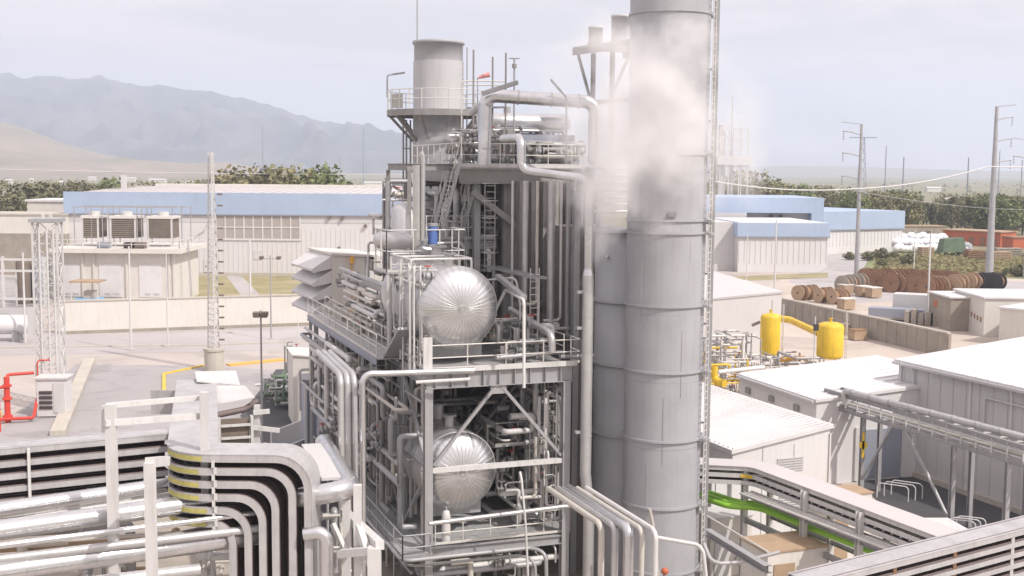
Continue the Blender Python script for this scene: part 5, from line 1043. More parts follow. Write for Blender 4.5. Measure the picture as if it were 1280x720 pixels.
d2 = Vector((math.cos(R(-4)), math.sin(R(-4)), 0)); p = sc + d2 * (sr + .28); part('cable_duct', MB().box(Fr(p, -4), -.12, .12, -.14, .14, 0, 33), 'steel', tk)
for k in range(14): z_ = 1.5 + k * 2.3; part('duct_bracket', MB().box(Fr(sc + d2 * sr, -4), 0, .2, -.04, .04, z_, z_ + .08), 'steel', tk)
q = at(838, 268, 54.7 - sr - .05); part('lifting_lug', MB().box(Fr((q.x, q.y), 0), -.1, .25, -.12, .0, q.z - .1, q.z + .1), 'steel_dark', tk)
s2 = sc + F.vv * 3.0 + F.u * -.25; z2 = at(765, 286, 57.5).z
t2 = thing('short_stack', 'shorter grey ringed stack tucked behind the left side of the tall stack', 'stack', s2)
part('shell', MB().lathe([(sr, 0), (sr, z2), (sr * .9, z2 + .02), (0, z2 + .02)], s2, Z, 56), 'stack_paint', t2)
for py in (378, 457, 545): part('stiffening_ring', MB().ring(s2 + Z * at(765, py, 56).z, sr + .005, .09, .1, Z, 56), 'stack_paint', t2)
part('rim', MB().ring(s2 + Z * (z2 - .05), sr + .005, .12, .14, Z, 56), 'stack_paint', t2)
part('hatch', MB().cyl(at(758, 320, 56.2) - Vector((0, .2, 0)), at(758, 320, 56.2), .07), 'steel_white', t2)
# dark duct behind
s3 = thing('inlet_duct', 'dark brown duct wall squeezed between the casing and the stacks', 'duct', F(9.3, 4.6, 0), F.a)
part('duct_wall', MB().box(F, 8.55, 11.7, 3.7, 7.3, 0, 17.2), 'casing', s3)
for k in range(4): part('stiffener', MB().box(F, 8.56, 11.6, 3.55, 3.69, 3 + k * 3.8, 3.25 + k * 3.8), 'steel_dark', s3)
part('corner_column', MB().ibeam(F(8.45, 3.5, 0), F(8.45, 3.5, 19), .3, .3, .03), 'steel', s3)
mb = MB()
for k in range(7): mb.tube([F(8.7 + .4 * (k % 3), 3.3, 17.3), F(8.7 + .4 * (k % 3), 3.3, 18 + .35 * k), F(11, 3.2, 18 + .35 * k)], .09, .15, 8)
part('header_pipe', mb, 'alu_dull', s3)
# silencer frame high up behind the stack
Yq = 66; a = at(716, 62, Yq); fr = Fr((a.x, a.y), -58); zf = at(750, 62, Yq).z
sf = thing('silencer_gantry', 'high steel roof frame carrying two grey silencer cans left of the stack', 'frame', fr(0, 0, 0), fr.a)
part('roof_plate', MB().box(fr, 0, 6.4, 0, 3.4, zf, zf + .12), 'steel', sf)
for v in (0, 3.4): part('beam', MB().ibeam(fr(0, v, zf - .16), fr(6.4, v, zf - .16), .18, .3, .03), 'steel_dark', sf)
for u, v in ((1.5, .3), (3.2, .3), (4.9, .3), (1.5, 3), (3.2, 3), (4.9, 3)): part('column', MB().ibeam(fr(u, v, 20), fr(u, v, zf - .3), .2, .2, .02), 'steel_dark', sf)
part('brace', MB().bar(fr(.1, .3, zf - .3), fr(1.5, .3, zf - 3.2), .12), 'steel_dark', sf); part('brace', MB().bar(fr(3.2, .3, zf - 2.6), fr(4.8, .3, zf - .4), .12), 'steel_dark', sf); part('beam', MB().bar(fr(1.4, .3, zf - 2.9), fr(5, .3, zf - 2.9), .14, .22), 'steel_dark', sf)
for px, py0, py1, r_, lb in ((744.5, 52, 33, .38, 'smaller left silencer can on the high roof frame'), (776, 46, 19, .5, 'larger right silencer can on the high roof frame beside the stack')):
    Yc = 65 if px < 760 else 63.6; p = at(px, py0, Yc); p.z = zf + .12; t_ = thing('silencer_can', lb, 'silencer', p); top = at(px, py1, Yc).z; part('shell', MB().lathe([(r_, 0), (r_, top - p.z - .15), (r_ * 1.06, top - p.z - .15), (r_ * 1.06, top - p.z), (r_ * .9, top - p.z), (r_ * .9, top - p.z - .4)], p, Z, 28), 'stack_light', t_); part('base_ring', MB().ring(p + Z * .05, r_, .08, .08, Z, 28), 'steel', t_)
# ---- filter house with hoods
p = at(456, 400, 80); fh = Fr((p.x, p.y), 24); zb = at(436, 398, 80).z; ztp = at(436, 322, 80).z
ft = thing('filter_house', 'beige air filter house with four awning hoods above the walkway end', 'filter house', fh(0, 0, zb), fh.a)
part('housing', MB().box(fh, -2.2, 0, 0, 6.0, zb, ztp + .2), 'cream', ft)
part('roof', MB().hexa([fh(-2.3, -.1, ztp + .21), fh(1.0, -.1, ztp + .01), fh(1.0, 6.1, ztp + .01), fh(-2.3, 6.1, ztp + .21)], [fh(-2.3, -.1, ztp + .36), fh(1.0, -.1, ztp + .16), fh(1.0, 6.1, ztp + .16), fh(-2.3, 6.1, ztp + .36)]), 'cream', ft)
part('transition', MB().hexa([fh(0.01, .3, zb + .9), fh(.9, .8, zb + 1.1), fh(.9, 5.6, zb + 1.1), fh(0.01, 5.8, zb + .9)], [fh(0.01, .3, ztp), fh(.9, .8, ztp - .2), fh(.9, 5.6, ztp - .2), fh(0.01, 5.8, ztp)]), 'wall_grey', ft)
part('duct', MB().box(fh, .95, 3.2, .9, 5.4, zb + .4, ztp), 'cream', ft)
for k in range(4):
    z_ = zb + .55 + k * (ztp - zb - .3) / 4; hm = MB(); h = .95
    hm.hexa([fh(-2.21, .1, z_ + .72), fh(-2.21, 5.9, z_ + .72), fh(-3.5, 5.9, z_ - .16), fh(-3.5, .1, z_ - .16)], [fh(-2.21, .1, z_ + .86), fh(-2.21, 5.9, z_ + .86), fh(-3.58, 5.9, z_ + .0), fh(-3.58, .1, z_ + .0)])
    for v in (.1, 5.84): hm.hexa([fh(-2.21, v, z_ + .02), fh(-2.21, v + .06, z_ + .02), fh(-3.5, v + .06, z_ - .24), fh(-3.5, v, z_ - .24)], [fh(-2.21, v, z_ + .719), fh(-2.21, v + .06, z_ + .719), fh(-3.5, v + .06, z_ - .161), fh(-3.5, v, z_ - .161)])
    part('awning_hood', hm, 'wall_white', ft)
part('louvre_panel', MB().box(fh, -2.28, -2.2, .4, 5.6, zb + .3, ztp - .1), 'louvre', ft)
part('beacon', MB().cyl(fh(-.9, -.12, ztp - .35), fh(-.9, -.12, ztp + .1), .14), 'orange', ft); part('conduit', MB().tube([fh(-.9, -.06, zb), fh(-.9, -.06, ztp - .3)], .04, 0, 6), 'orange', ft)
for u in (-1.9, 2.9):
    for v in (.3, 5.5): part('leg', MB().ibeam(fh(u, v, 0), fh(u, v, zb - .02), .28, .28, .03), 'steel_dark', ft)
part('hopper', MB().hexa([fh(-1.3, .8, zb - 1.1), fh(-.6, .8, zb - 1.1), fh(-.6, 3, zb - 1.1), fh(-1.3, 3, zb - 1.1)], [fh(-2, .2, zb - .01), fh(-.1, .2, zb - .01), fh(-.1, 4, zb - .01), fh(-2, 4, zb - .01)]), 'wall_grey', ft)
# equipment below filter house
for k, (px, py, w_, h, lb) in enumerate(((404, 440, 1.4, 1.6, 'left grey cylinder under the filter house'), (420, 443, 1.4, 1.6, 'right grey cylinder under the filter house'))):
    p = at(px, py, 79); t_ = thing('filter_drum', lb, 'drum', p - Z * h); part('shell', MB().cyl(p - Z * h, p + Z * .6, .7, n=20), 'wall_grey', t_); part('lid', MB().cyl(p + Z * .61, p + Z * .78, .76, n=20), 'steel', t_); part('leg', MB().tube([Vector((p.x, p.y, 0)), p - Z * h], .2, 0, 8), 'steel', t_)
a = atz(432, 518); a = Vector((at(432, 440, 92).x, 92, 0)); fe = Fr((at(366, 450, 92).x, 92), 16); zt_ = at(400, 445, 92).z
en = thing('duct_enclosure', 'tall beige enclosure with sloping end standing left of the frame', 'enclosure', fe(0, 0, 0), fe.a)
part('housing', MB().hexa([fe(0, 0, 0), fe(2.4, -1, 0), fe(2.4, 4, 0), fe(0, 4, 0)], [fe(0, 0, zt_), fe(3.8, -1, zt_ - .3), fe(3.8, 4, zt_ - .3), fe(0, 4, zt_)]), 'cream', en); part('roof', MB().hexa([fe(-.1, -.1, zt_ + .01), fe(3.9, -1.1, zt_ - .29), fe(3.9, 4.1, zt_ - .29), fe(-.1, 4.1, zt_ + .01)], [fe(-.1, -.1, zt_ + .12), fe(3.9, -1.1, zt_ - .18), fe(3.9, 4.1, zt_ - .18), fe(-.1, 4.1, zt_ + .12)]), 'cream', en)
part('vent', MB().box(Fr(fe(1.2, -.56, 0), 16), 0, .8, -.1, .1, .6, 1.4), 'wall_grey', en)
p = at(404, 500, 76); fq = Fr((at(386, 500, 76).x, 76), 18); zq = at(400, 487, 76).z
for nm, lb, u0_, u1_, v0_, dz in (('grey_container', 'rear grey blue equipment container behind the silver pipe bundle', 0, 3.4, 2.2, .3), ('grey_container', 'front grey blue equipment container with white posts behind the pipe bundle', .6, 3.6, -.9, -.5)):
    t_ = thing(nm, lb, 'container', fq(u0_, v0_, 0), fq.a); part('body', MB().box(fq, u0_ + .15, u1_, v0_ + .15, v0_ + 2.6, .1, zq + dz - .3), 'blue_grey', t_); part('roof', MB().box(fq, u0_, u1_ + .1, v0_, v0_ + 2.75, zq + dz - .29, zq + dz - .1), 'steel', t_)
    for u in (u0_ + .05, u0_ + 1.3): part('post', MB().box(fq, u, u + .16, v0_ + .0, v0_ + .14, 0, zq + dz - .3), 'steel_white', t_)
# valve yard in front of the road
F0 = F; F = Fr(atz(318, 515), 5)
skid('valve_yard', 'cluster of dark green grey valves and pipes behind the front light post', 'pipework', (0, 5), (0, 6), (.1, 2.6), 34, 51, mats=('steel', 'green_dull', 'steel_white'), nv=12, rad=(.06, .1, .16)); F = Fr(atz(352, 500), 5)
skid('valve_yard', 'small dark manifold standing left of the beige enclosure', 'pipework', (0, 1.2), (0, 4), (.1, 4.6), 24, 52, mats=('steel_dark', 'green_dull', 'steel'), nv=8); F = F0
for k, (px, py, lb) in enumerate(((385, 580, 'leaning pale grey panel in front of the grey containers'), (368, 560, 'second pale panel behind the leaning one'))):
    a = atz(px, py); fr = Fr((a.x, a.y), 70); solo('kerb_panel', MB().box(fr, -3, 3, 0, .15, 0, 1.8), 'wall_grey', lb, 'panel')
# ================================================================ FOREGROUND LEFT: TRAYS, PIPES, WHITE FRAMES
def offs(path, lat_o, nrm_o):
    # path offset sideways / along the normal with the same framing as sweep
    out = []; lat = None; n = len(path)
    for i in range(n):
        t = (path[min(i + 1, n - 1)] - path[max(i - 1, 0)]).normalized(); c = t.cross(Z)
        if c.length > .25:
            c.normalize(); c = -c if lat is not None and c.dot(lat) < -.2 else c; lat = c
        else: lat = (lat - t * lat.dot(t)).normalized()
        out.append(path[i] + lat * lat_o + lat.cross(t).normalized() * nrm_o)
    return out
def tray(root, path, w_, bend, cover=False, rail_h=.2, cables=7, seg=8, fill=.30, tag_=None):
    P_ = fillet(path, bend, seg)
    for s_ in (-1, 1): part('side_rail', MB().sweep(offs(P_, s_ * w_ / 2, 0), [(-.025, -rail_h / 2), (.025, -rail_h / 2), (.025, rail_h / 2), (-.025, rail_h / 2)]), 'tray_steel', root)
    part('tray_floor', MB().sweep(offs(P_, 0, -rail_h / 2 + .02), [(-w_ / 2 + .03, -.01), (w_ / 2 - .03, -.01), (w_ / 2 - .03, .01), (-w_ / 2 + .03, .01)]), 'steel', root)
    if cover: part('cover', MB().sweep(offs(P_, 0, rail_h / 2 + .02), [(-w_ / 2 - .04, -.015), (w_ / 2 + .04, -.015), (w_ / 2 + .04, .015), (-w_ / 2 - .04, .015)]), 'tray_steel', root)
    mb = MB(); q = random.Random(len(path) * 7 + int(path[0].z * 100)); n_ = cables
    for k in range(n_):
        x = -w_ / 2 + .1 + (w_ - .2) * k / (n_ - 1); r_ = q.uniform(.04, .075); mb.tube(offs(P_, x, q.uniform(-.06, -.02)), r_, 0, 5, False)
        if k in (0, n_ - 1): mb.tube(offs(P_, x, .09), .055, 0, 5, False)
    part('cable', mb, 'cable', root, 'dark power cables')
    return P_
zt0 = 10.0
pA, pB, pC = atz(246, 478, zt0), atz(241, 566, zt0), atz(375, 567, zt0)
ox = [395, 376, 355, 339, 321, 302]
cr = thing('cable_tray_rack', 'nested stack of six curved cable trays bending downward in the left foreground', 'cable tray rack', Vector((pB.x, pB.y, 0)))
for k in range(6):
    dz = Z * (-.46 * k); xk = at(ox[k], 600, pC.y).x - .15
    d1 = Vector((xk, pC.y, zt0)) + dz
    nd = len(cr.children)
    P_ = tray(cr, [pA + dz, pB + dz, d1, Vector((xk, pC.y, 1.0))], 1.7, .9 if k else 1.1, k == 0, .25)
    # wide inner radius of the plan bend and yellow marking on it
    n0 = [i for i, p in enumerate(P_) if abs(p.z - d1.z) < .01 and p.x < pB.x + 1.2 and p.y < pB.y + 1.6]
    if len(n0) > 3:
        seg_ = offs(P_, .89, 0) ; part('marking_strip', MB().sweep([seg_[i] for i in n0[1:-1]], [(-.006, -.09), (.006, -.09), (.006, .07), (-.006, .07)]), 'yellow_faded', cr)
mb = MB()
for k in range(12): z_ = zt0 - .1 - .23 * k; x_ = at(271, 600, 41).x; mb.box(Fr((x_, pC.y - .95), 0), -.05 + .07 * (k % 2), .05 + .07 * (k % 2), 0, .06, z_ - .2, z_ + .04)
part('hanger', mb, 'steel_white', cr)
part('end_cover', MB().bar(pA + Vector((-.6, -1.5, -1.2)), pA + Vector((-.6, -1.5, -.1)), 2.2, .1), 'tray_steel', cr)
mb = MB()
a = atz(262, 474, 10.3); fr = Fr((a.x, a.y), GA)
tr = thing('tray_tower', 'pale tray riser with ladder rungs and curved top plates behind the nested trays', 'tray riser', fr(0, 0, 0), GA * 0)
part('top_plate', MB().hexa([fr(-.6, -.3, 10.25), fr(1.3, -.6, 10.0), fr(1.4, 1.7, 10.3), fr(-.5, 1.7, 10.35)], [fr(-.6, -.3, 10.31), fr(1.3, -.6, 10.06), fr(1.4, 1.7, 10.36), fr(-.5, 1.7, 10.41)]), 'steel_white', tr)
part('top_plate', MB().hexa([fr(-.3, -3.0, 9.6), fr(1.6, -3.2, 9.9), fr(1.5, -.8, 10.0), fr(-.5, -.7, 10.1)], [fr(-.3, -3.0, 9.66), fr(1.6, -3.2, 9.96), fr(1.5, -.8, 10.06), fr(-.5, -.7, 10.16)]), 'wall_grey', tr)
part('cable', MB().tube([fr(-.2, -3.3, 9.25), fr(1.2, -3.0, 9.4), fr(1.8, -2.4, 9.6)], .14, .5, 8), 'cable', tr)
part('side_plate', MB().box(fr, -1.55, -.25, -3.6, -3.5, 6.6, 9.4), 'wall_grey', tr)
for u in (-.05, 1.35): part('side_rail', MB().box(fr, u, u + .12, -3.7, -3.3, 6.2, 9.2), 'steel_white', tr)
for k in range(5): part('rung', MB().box(fr, .08, 1.34, -3.72, -3.6, 6.6 + .55 * k, 6.7 + .55 * k), 'steel_white', tr)
part('cable', MB().box(fr, .1, 1.3, -3.5, -3.35, 6.2, 9.1), 'louvre', tr)
part('bracket', MB().bar(fr(1.5, -3.4, 9.3), fr(2.2, -3.5, 9.35), .1, .2), 'steel_white', tr); part('bracket', MB().bar(fr(1.2, -3.4, 8.7), fr(2.6, -3.7, 8.5), .1, .2), 'steel_white', tr)
for u in (-.4, 1.7): part('post', MB().bar(fr(u, -3.2, 0), fr(u, -3.2, 9.6), .25), 'steel_white', tr)
# straight trays at left
lr = thing('cable_tray_rack', 'straight tiers of cable trays running off the left edge', 'cable tray rack', atz(0, 566, 9.9) - Z * 9.9)
for k in range(5):
    a, b = atz(-70, 572, 9.9), atz(212, 546, 9.9); dz = Z * (-.46 * k); off = (b - a).cross(Z).normalized() * -.55
    tray(lr, [a + off + dz, b + off + dz], 1.1, 0, k == 0, .2, 6)
    mb = MB()
a, b = atz(-70, 572, 9.9), atz(212, 546, 9.9)
for kx in (.36, .74): p = a.lerp(b, kx); part('hanger', MB().box(Fr((p.x, p.y - .1), 30), -.05, .05, -.06, 0, 7.8, 10.0), 'steel_white', lr)
part('comb_plate', (lambda m: [m.bar(a.lerp(b, k / 60) - Z * 2.05, a.lerp(b, k / 60) - Z * 1.9, .1, .08) for k in range(61)] and m)(MB()), 'roof_white', lr)
part('lower_rail', MB().bar(a - Z * 2.25, b - Z * 2.25, .1, .18), 'steel_white', lr)
# big insulated pipes
for lb, p0, p1, z_, r_, m_ in (('uppermost large silver pipe under the cable trays at the left', (-60, 646), (330, 588), 8.5, .27, 'alu'), ('second large silver pipe below the trays at the left', (-60, 671), (330, 617), 8.2, .33, 'alu'), ('third silver pipe, slimmer, at the lower left', (-60, 706), (330, 660), 7.4, .15, 'alu_dull'), ('fourth large silver pipe at the lower left', (-60, 722), (330, 668), 7.0, .34, 'alu'), ('slim silver pipe tucked between the two largest silver pipes', (-60, 690), (330, 640), 7.9, .1, 'alu'), ('slim white pipe just under the uppermost large pipe', (-60, 660), (330, 604), 8.1, .08, 'steel_white'), ('grey pipe in the bottom left corner', (-60, 748), (250, 712), 6.6, .2, 'alu_dull')):
    a, b = atz(*p0, z_), atz(*p1, z_); pipe('insulated_pipe', [a, b], r_, m_, lb, 0, None, 20, 1.1)
# white portal frames
def wframe(lb, segs, w_=.3):
    p0 = segs[0][1][0]; t_ = thing('pipe_support', lb, 'support frame', Vector((p0.x, p0.y, 0)))
    for nm, (a, b), ww in segs: part(nm, MB().bar(a, b, ww or w_), 'steel_white', t_)
    return t_
q = lambda px, py, Y: at(px, py, Y)
def dn(px, py, Y, z_): a = at(px, py, Y); return (Vector((a.x, a.y, z_)), a)
wframe('white square post with two cross tubes in front of the cable trays', [('post', dn(138, 505, 39.2, 0), .31), ('cross_tube', (q(133, 507, 39.4), q(252, 497, 41.6)), .17), ('cross_tube', (q(131, 529, 39), q(250, 520, 41.4)), .2), ('post', dn(255, 490, 41.2, 8.6), .26), ('cross_tube', (q(131, 507, 39.4), q(131, 540, 39.4)), .17)])
wframe('white square post with short arm standing before the large silver pipes', [('post', dn(187, 578, 36.5, 0), .3), ('cross_tube', (q(187, 578, 36.5), q(207, 576, 38)), .3)])
wframe('white sloping portal beside the nested trays at the bottom', [('post', dn(447, 606, 40, 5.5), .26), ('brace', (q(447, 655, 40), q(472, 730, 39)), .22), ('beam', (q(430, 640, 44), q(475, 682, 39)), .3), ('post', dn(468, 684, 39, 0), .42), ('beam', (q(425, 692, 40), q(470, 688, 39)), .26), ('post', dn(433, 624, 42, 0), .26), ('brace', (q(416, 655, 42), q(432, 690, 41.5)), .16)])
# big pipe and covered duct right of the trays
dp = thing('elbow_duct', 'large silver pipe elbow with sloping cover plate right of the nested trays', 'pipe', at(420, 610, 42) * 1.0)
part('pipe_run', MB().tube([at(372, 622, 41.5), at(441, 612, 41.5), at(404, 553, 52)], .36, .8, 20), 'alu', dp); a, b = at(399, 566, 46), at(430, 606, 41.8); part('cover_plate', MB().bar(at(402, 556, 50) - Vector((.45, 0, -.0)), at(428, 602, 42.6) - Vector((.35, 0, -.1)), .8, .1), 'wall_grey', dp); part('end_plate', MB().cyl(at(408, 553, 51.5), at(410, 545, 52), .3, .1, 16), 'alu_dull', dp)
pipe('insulated_pipe', [at(380, 668, 40.5), at(408, 664, 40.5), Vector((at(408, 664, 40.5).x, 40.5, 2))], .24, 'alu', 'silver elbow pipe dropping between the trays and the white portal', .5, None, 18)
pipe('insulated_pipe', [at(205, 675, 40.5), at(330, 650, 43), at(372, 645, 43.5)], .2, 'alu_dull', 'dull silver pipe passing behind the nested tray drops', 0, None, 14, 1.5)
F0 = F; p = at(340, 700, 44); F = Fr((p.x - 3, p.y), 10)
skid('pipe_bundle', 'yellowish pipes and fittings behind the nested tray drops', 'pipework', (0, 6), (0, 4), (3, 7.4), 26, 61, mats=('pipe_beige', 'steel', 'steel_white'), nv=6, rad=(.06, .1, .14))
p = at(60, 720, 42); F = Fr((p.x - 3, p.y), 15)
skid('pipe_bundle', 'tan pipework on the ground below the large silver pipes', 'pipework', (-4, 8), (0, 5), (2, 6.2), 34, 62, mats=('pipe_beige', 'steel', 'wood_pale'), nv=8, rad=(.08, .12, .2)); F = F0
pipe('green_pipe', [at(345, 740, 43), at(345, 700, 43), at(352, 690, 45), at(360, 740, 45)], .12, 'green', 'small green pipe loop behind the nested tray drops', .2)
struct('gravel_bed', MB().add([atz(-100, 900, .03), atz(420, 900, .03), atz(400, 640, .03), atz(-100, 640, .03)], [(0, 1, 2, 3)]), 'concrete_dark')
# ================================================================ RIGHT: BUILDINGS
def slab_building(name, lb, corner, deg, W, D, z0, slope, wallm='cream', roofm='roof_white', rib=.0, over=.15):
    fr = Fr((corner.x, corner.y), deg); t_ = thing(name, lb, 'building', fr(0, 0, 0), fr.a); zr = lambda u: z0 + slope * u
    part('wall', MB().hexa([fr(0, 0, 0), fr(W, 0, 0), fr(W, D, 0), fr(0, D, 0)], [fr(0, 0, z0 - .2), fr(W, 0, zr(W) - .2), fr(W, D, zr(W) - .2), fr(0, D, z0 - .2)]), wallm, t_)
    q = over; mb = MB().hexa([fr(-q, -q, z0 - .195), fr(W + q, -q, zr(W) - .195), fr(W + q, D + q, zr(W) - .195), fr(-q, D + q, z0 - .195)], [fr(-q, -q, z0), fr(W + q, -q, zr(W)), fr(W + q, D + q, zr(W)), fr(-q, D + q, z0)])
    if rib:
        n = int(D / rib)
        for k in range(n + 1): v = D * k / n; mb.bar(fr(0, v, z0 + .03), fr(W, v, zr(W) + .03), .1, .07)
    part('roof', mb, roofm, t_); return t_, fr
A0, A1, A2 = atz(916, 562, 6), atz(882, 549, 6), atz(1040, 530, 6.9)
dgA = math.degrees(math.atan2((A2 - A0).y, (A2 - A0).x)); WA = Vector(((A2 - A0).x, (A2 - A0).y)).length
tA_, fA = slab_building('ribbed_roof_building', 'white switch room with a ribbed white roof right beside the tall stack', A0, 22, WA * .99, 15, 6, .9 / WA, 'wall_white', 'roof_white', .42)
mb = MB()
for k in range(6): mb.box(fA, WA * .45, WA * .72, -.06, -.01, 4.6 + .13 * k, 4.66 + .13 * k)
part('louvre', mb, 'wall_grey', tA_); mb = MB()
for k in range(9): mb.box(fA, WA * .48, WA * .78, -.06, -.01, 2.4 + .14 * k, 2.46 + .14 * k)
part('louvre', mb, 'wall_grey', tA_); part('corner_trim', MB().box(fA, WA * .985, WA * 1.0, -.08, .1, 0, 6.4), 'steel_white', tA_)
for u in (.3, .62): part('wall_seam', MB().box(fA, WA * u, WA * u + .04, -.03, -.01, 0, 6.0), 'wall_grey', tA_)
B0, B1 = atz(1021, 499, 5.6), atz(925, 467, 5.6); dgB = math.degrees(math.atan2(-(B1 - B0).x, (B1 - B0).y))
tB_, fB = slab_building('low_roof_building', 'wide low building with a smooth white roof between the yellow tanks and pipe rack', B0, dgB, 11.5, (B1 - B0).length, 5.6, .07, 'wall_white', 'roof_white', 1.1)
for v in (2, 5.2, 8.4): part('vent', MB().box(fB, -.12, -.01, v, v + .6, 4.4, 4.8), 'steel_dark', tB_)
part('doorway', MB().box(fB, 3.2, 6.4, -.12, -.01, .2, 3.4), 'blue_grey', tB_); [part('door_post', MB().box(fB, x, x + .29, -.16, -.01, .1, 3.6), 'steel_white', tB_) for x in (2.9, 6.41)]
part('gutter', MB().box(fB, -.32, -.16, 0, (B1 - B0).length, 5.35, 5.5), 'wall_grey', tB_)
C0, C1 = atz(1124, 450, 7.5), atz(1280, 485, 7.5); dgC = math.degrees(math.atan2(-(C0 - C1).x, (C0 - C1).y)); fr = Fr((C0.x, C0.y), dgC); DC = (C0 - C1).length * 1.7
tC_ = thing('large_plain_building', 'large plain building with a big white sloping roof at the right edge', 'building', fr(0, -DC, 0), fr.a); WC = 15.5; zc2 = 9.0
part('wall', MB().hexa([fr(0, -DC, 0), fr(WC, -DC, 0), fr(WC, 0, 0), fr(0, 0, 0)], [fr(0, -DC, 7.3), fr(WC, -DC, zc2 - .2), fr(WC, 0, zc2 - .2), fr(0, 0, 7.3)]), 'wall_grey', tC_)
part('roof', MB().hexa([fr(-.25, -DC, 7.305), fr(WC, -DC, zc2 - .195), fr(WC, .2, zc2 - .195), fr(-.25, .2, 7.305)], [fr(-.25, -DC, 7.55), fr(WC, -DC, zc2), fr(WC, .2, zc2), fr(-.25, .2, 7.55)]), 'roof_white', tC_)
for v in (-.35, -6.8, -13.2): part('corner_trim', MB().box(fr, -.09, -.01, v, v + .16, 0, 7.2), 'wall_white', tC_)
part('plinth', MB().box(fr, -.2, -.01, -DC, 0, 0, .35), 'concrete', tC_)
mb = MB()
for k in range(int(DC / 1.0)): mb.bar(fr(-.2, -k - .3, 7.57), fr(WC, -k - .3, 9.02), .07, .05)
part('roof_seam', mb, 'roof_white', tC_); part('gutter', MB().box(fr, -.42, -.255, -DC, .2, 7.25, 7.42), 'wall_grey', tC_)
for v in (-1.6, -10.2): part('downpipe', MB().tube([fr(-.3, v, 7.25), fr(-.15, v, 6.9), fr(-.15, v, .1)], .06, .1, 8), 'wall_white', tC_)
mb = MB()
for k in range(20): mb.box(fr, -.03, -.01, -k * 1.15 - .6, -k * 1.15 - .57, .4, 7.2)
part('panel_joint', mb, 'wall_grey', tC_)
part('conduit', MB().tube([fr(-.12, -8, 3.4), fr(-.12, -8, 6.4), fr(-.12, -DC, 6.4)], .06, .2, 8), 'steel_white', tC_)
D0 = at(880, 376, 122); D1 = at(978, 367, 122); fr = Fr((D0.x, D0.y), 3); WD = (D1 - D0).length
tD = thing('pale_hall', 'pale hall with a plain lit gable behind the yellow tanks', 'building', fr(0, 0, 0), fr.a)
part('wall', MB().hexa([fr(0, 0, 0), fr(WD, 0, 0), fr(WD, 15, 0), fr(0, 15, 0)], [fr(0, 0, D0.z), fr(WD, 0, D1.z), fr(WD, 15, D1.z), fr(0, 15, D0.z)]), 'wall_white', tD)
part('roof', MB().hexa([fr(-.1, -.1, D0.z + .005), fr(WD + .1, -.1, D1.z + .005), fr(WD * .6, 17, D1.z + .6), fr(-.1, 17, D0.z + .9)], [fr(-.1, -.1, D0.z + .2), fr(WD + .1, -.1, D1.z + .2), fr(WD * .6, 17, D1.z + .8), fr(-.1, 17, D0.z + 1.1)]), 'wall_grey', tD)
q_ = at(944, 404, 121.9); part('wall_lamp', MB().bar(q_ + Vector((-.4, -.3, -.2)), q_ + Vector((.4, -.5, .2)), .2, .3), 'louvre', tD)
# ---- yellow tanks
def ytank(lb, px, py0, py1, Y, r_, legs=True):
    b = at(px, py1, Y); tp_ = at(px, py0, Y).z; g_ = Vector((b.x, b.y, 0)); t_ = thing('yellow_tank', lb, 'tank', g_); h = tp_ - b.z
    part('shell', MB().lathe([(0, -.12), (r_ * .6, -.08), (r_ * .95, .1), (r_, .3), (r_, h - .35), (r_ * .9, h - .14), (r_ * .55, h), (0, h + .04)], b, Z, 32), 'yellow', t_)
    for k in range(4): a = R(45 + 90 * k); p = g_ + Vector((math.cos(a), math.sin(a), 0)) * r_ * .85; part('leg', MB().bar(p, p + Z * (b.z + .5), .14), 'steel_white', t_)
    part('nozzle', MB().cyl(b + Z * h, b + Z * (h + .35), .1).ring(b + Z * (h + .35), .08, .12, .06, Z, 12), 'yellow', t_)
    mb = MB(); ladder(mb, g_ + Vector((r_ + .25, 0, 0)), g_ + Vector((r_ + .25, 0, tp_ + .9)), (0, 1, 0), .45, .3, .03); part('ladder', mb, 'steel_white', t_); part('vent_pipe', MB().tube([b + Z * h + Vector((.1, 0, 0)), b + Z * (h + 1.3) + Vector((.1, 0, 0))], .04, 0, 6), 'steel', t_); return t_
ytank('taller narrow yellow tank in front of the pale hall wall', 962, 392, 444, 112, .93); ytank('wider rounded yellow tank beside the concrete wall', 1037, 403, 447, 106, 1.17)
pipe('yellow_pipe', [at(974, 398, 116), at(988, 400, 115), at(1016, 413, 109), at(1024, 417, 107)], .32, 'yellow', 'thick yellow pipe running between the two yellow tanks', .8, None, 14)
pipe('yellow_pipe', [at(893, 458, 100), at(893, 475, 100), at(906, 480, 99)], .32, 'yellow', 'bent yellow pipe with valve next to the stack edge', .5, None, 12); pipe('yellow_pipe', [at(975, 450, 108), at(1008, 447, 107), at(1008, 460, 107)], .2, 'orange', 'lower yellow pipe behind the smooth white roof', .3)
pipe('insulated_pipe', [at(898, 465, 98), at(955, 459, 100)], .17, 'roof_white', 'white pipe in front of the yellow valve skid', 0)
F = Fr(at(884, 470, 100) * 1.0, 10)
skid('metering_skid', 'beige gas metering skid with yellow valves next to the stack edge', 'skid', (0, 5.4), (0, 5), (.3, 6.2), 44, 71, mats=('pipe_beige', 'steel_white', 'steel'), nv=8, rad=(.05, .07, .1)); skid('metering_skid', 'thin yellow gas pipes and valves on the beige skid by the stack edge', 'pipework', (0, 4.5), (-.6, 3), (.6, 5.0), 12, 73, mats=('yellow',), nv=5, rad=(.06, .08, .1)); F = Fr(at(945, 470, 104) * 1.0, 10)
skid('metering_skid', 'pipe skid with thin frames between the two yellow tanks', 'skid', (0, 6.5), (0, 5), (.3, 3.6), 40, 72, mats=('pipe_beige', 'steel_white', 'steel'), nv=8, rad=(.06, .09, .12)); F = F0
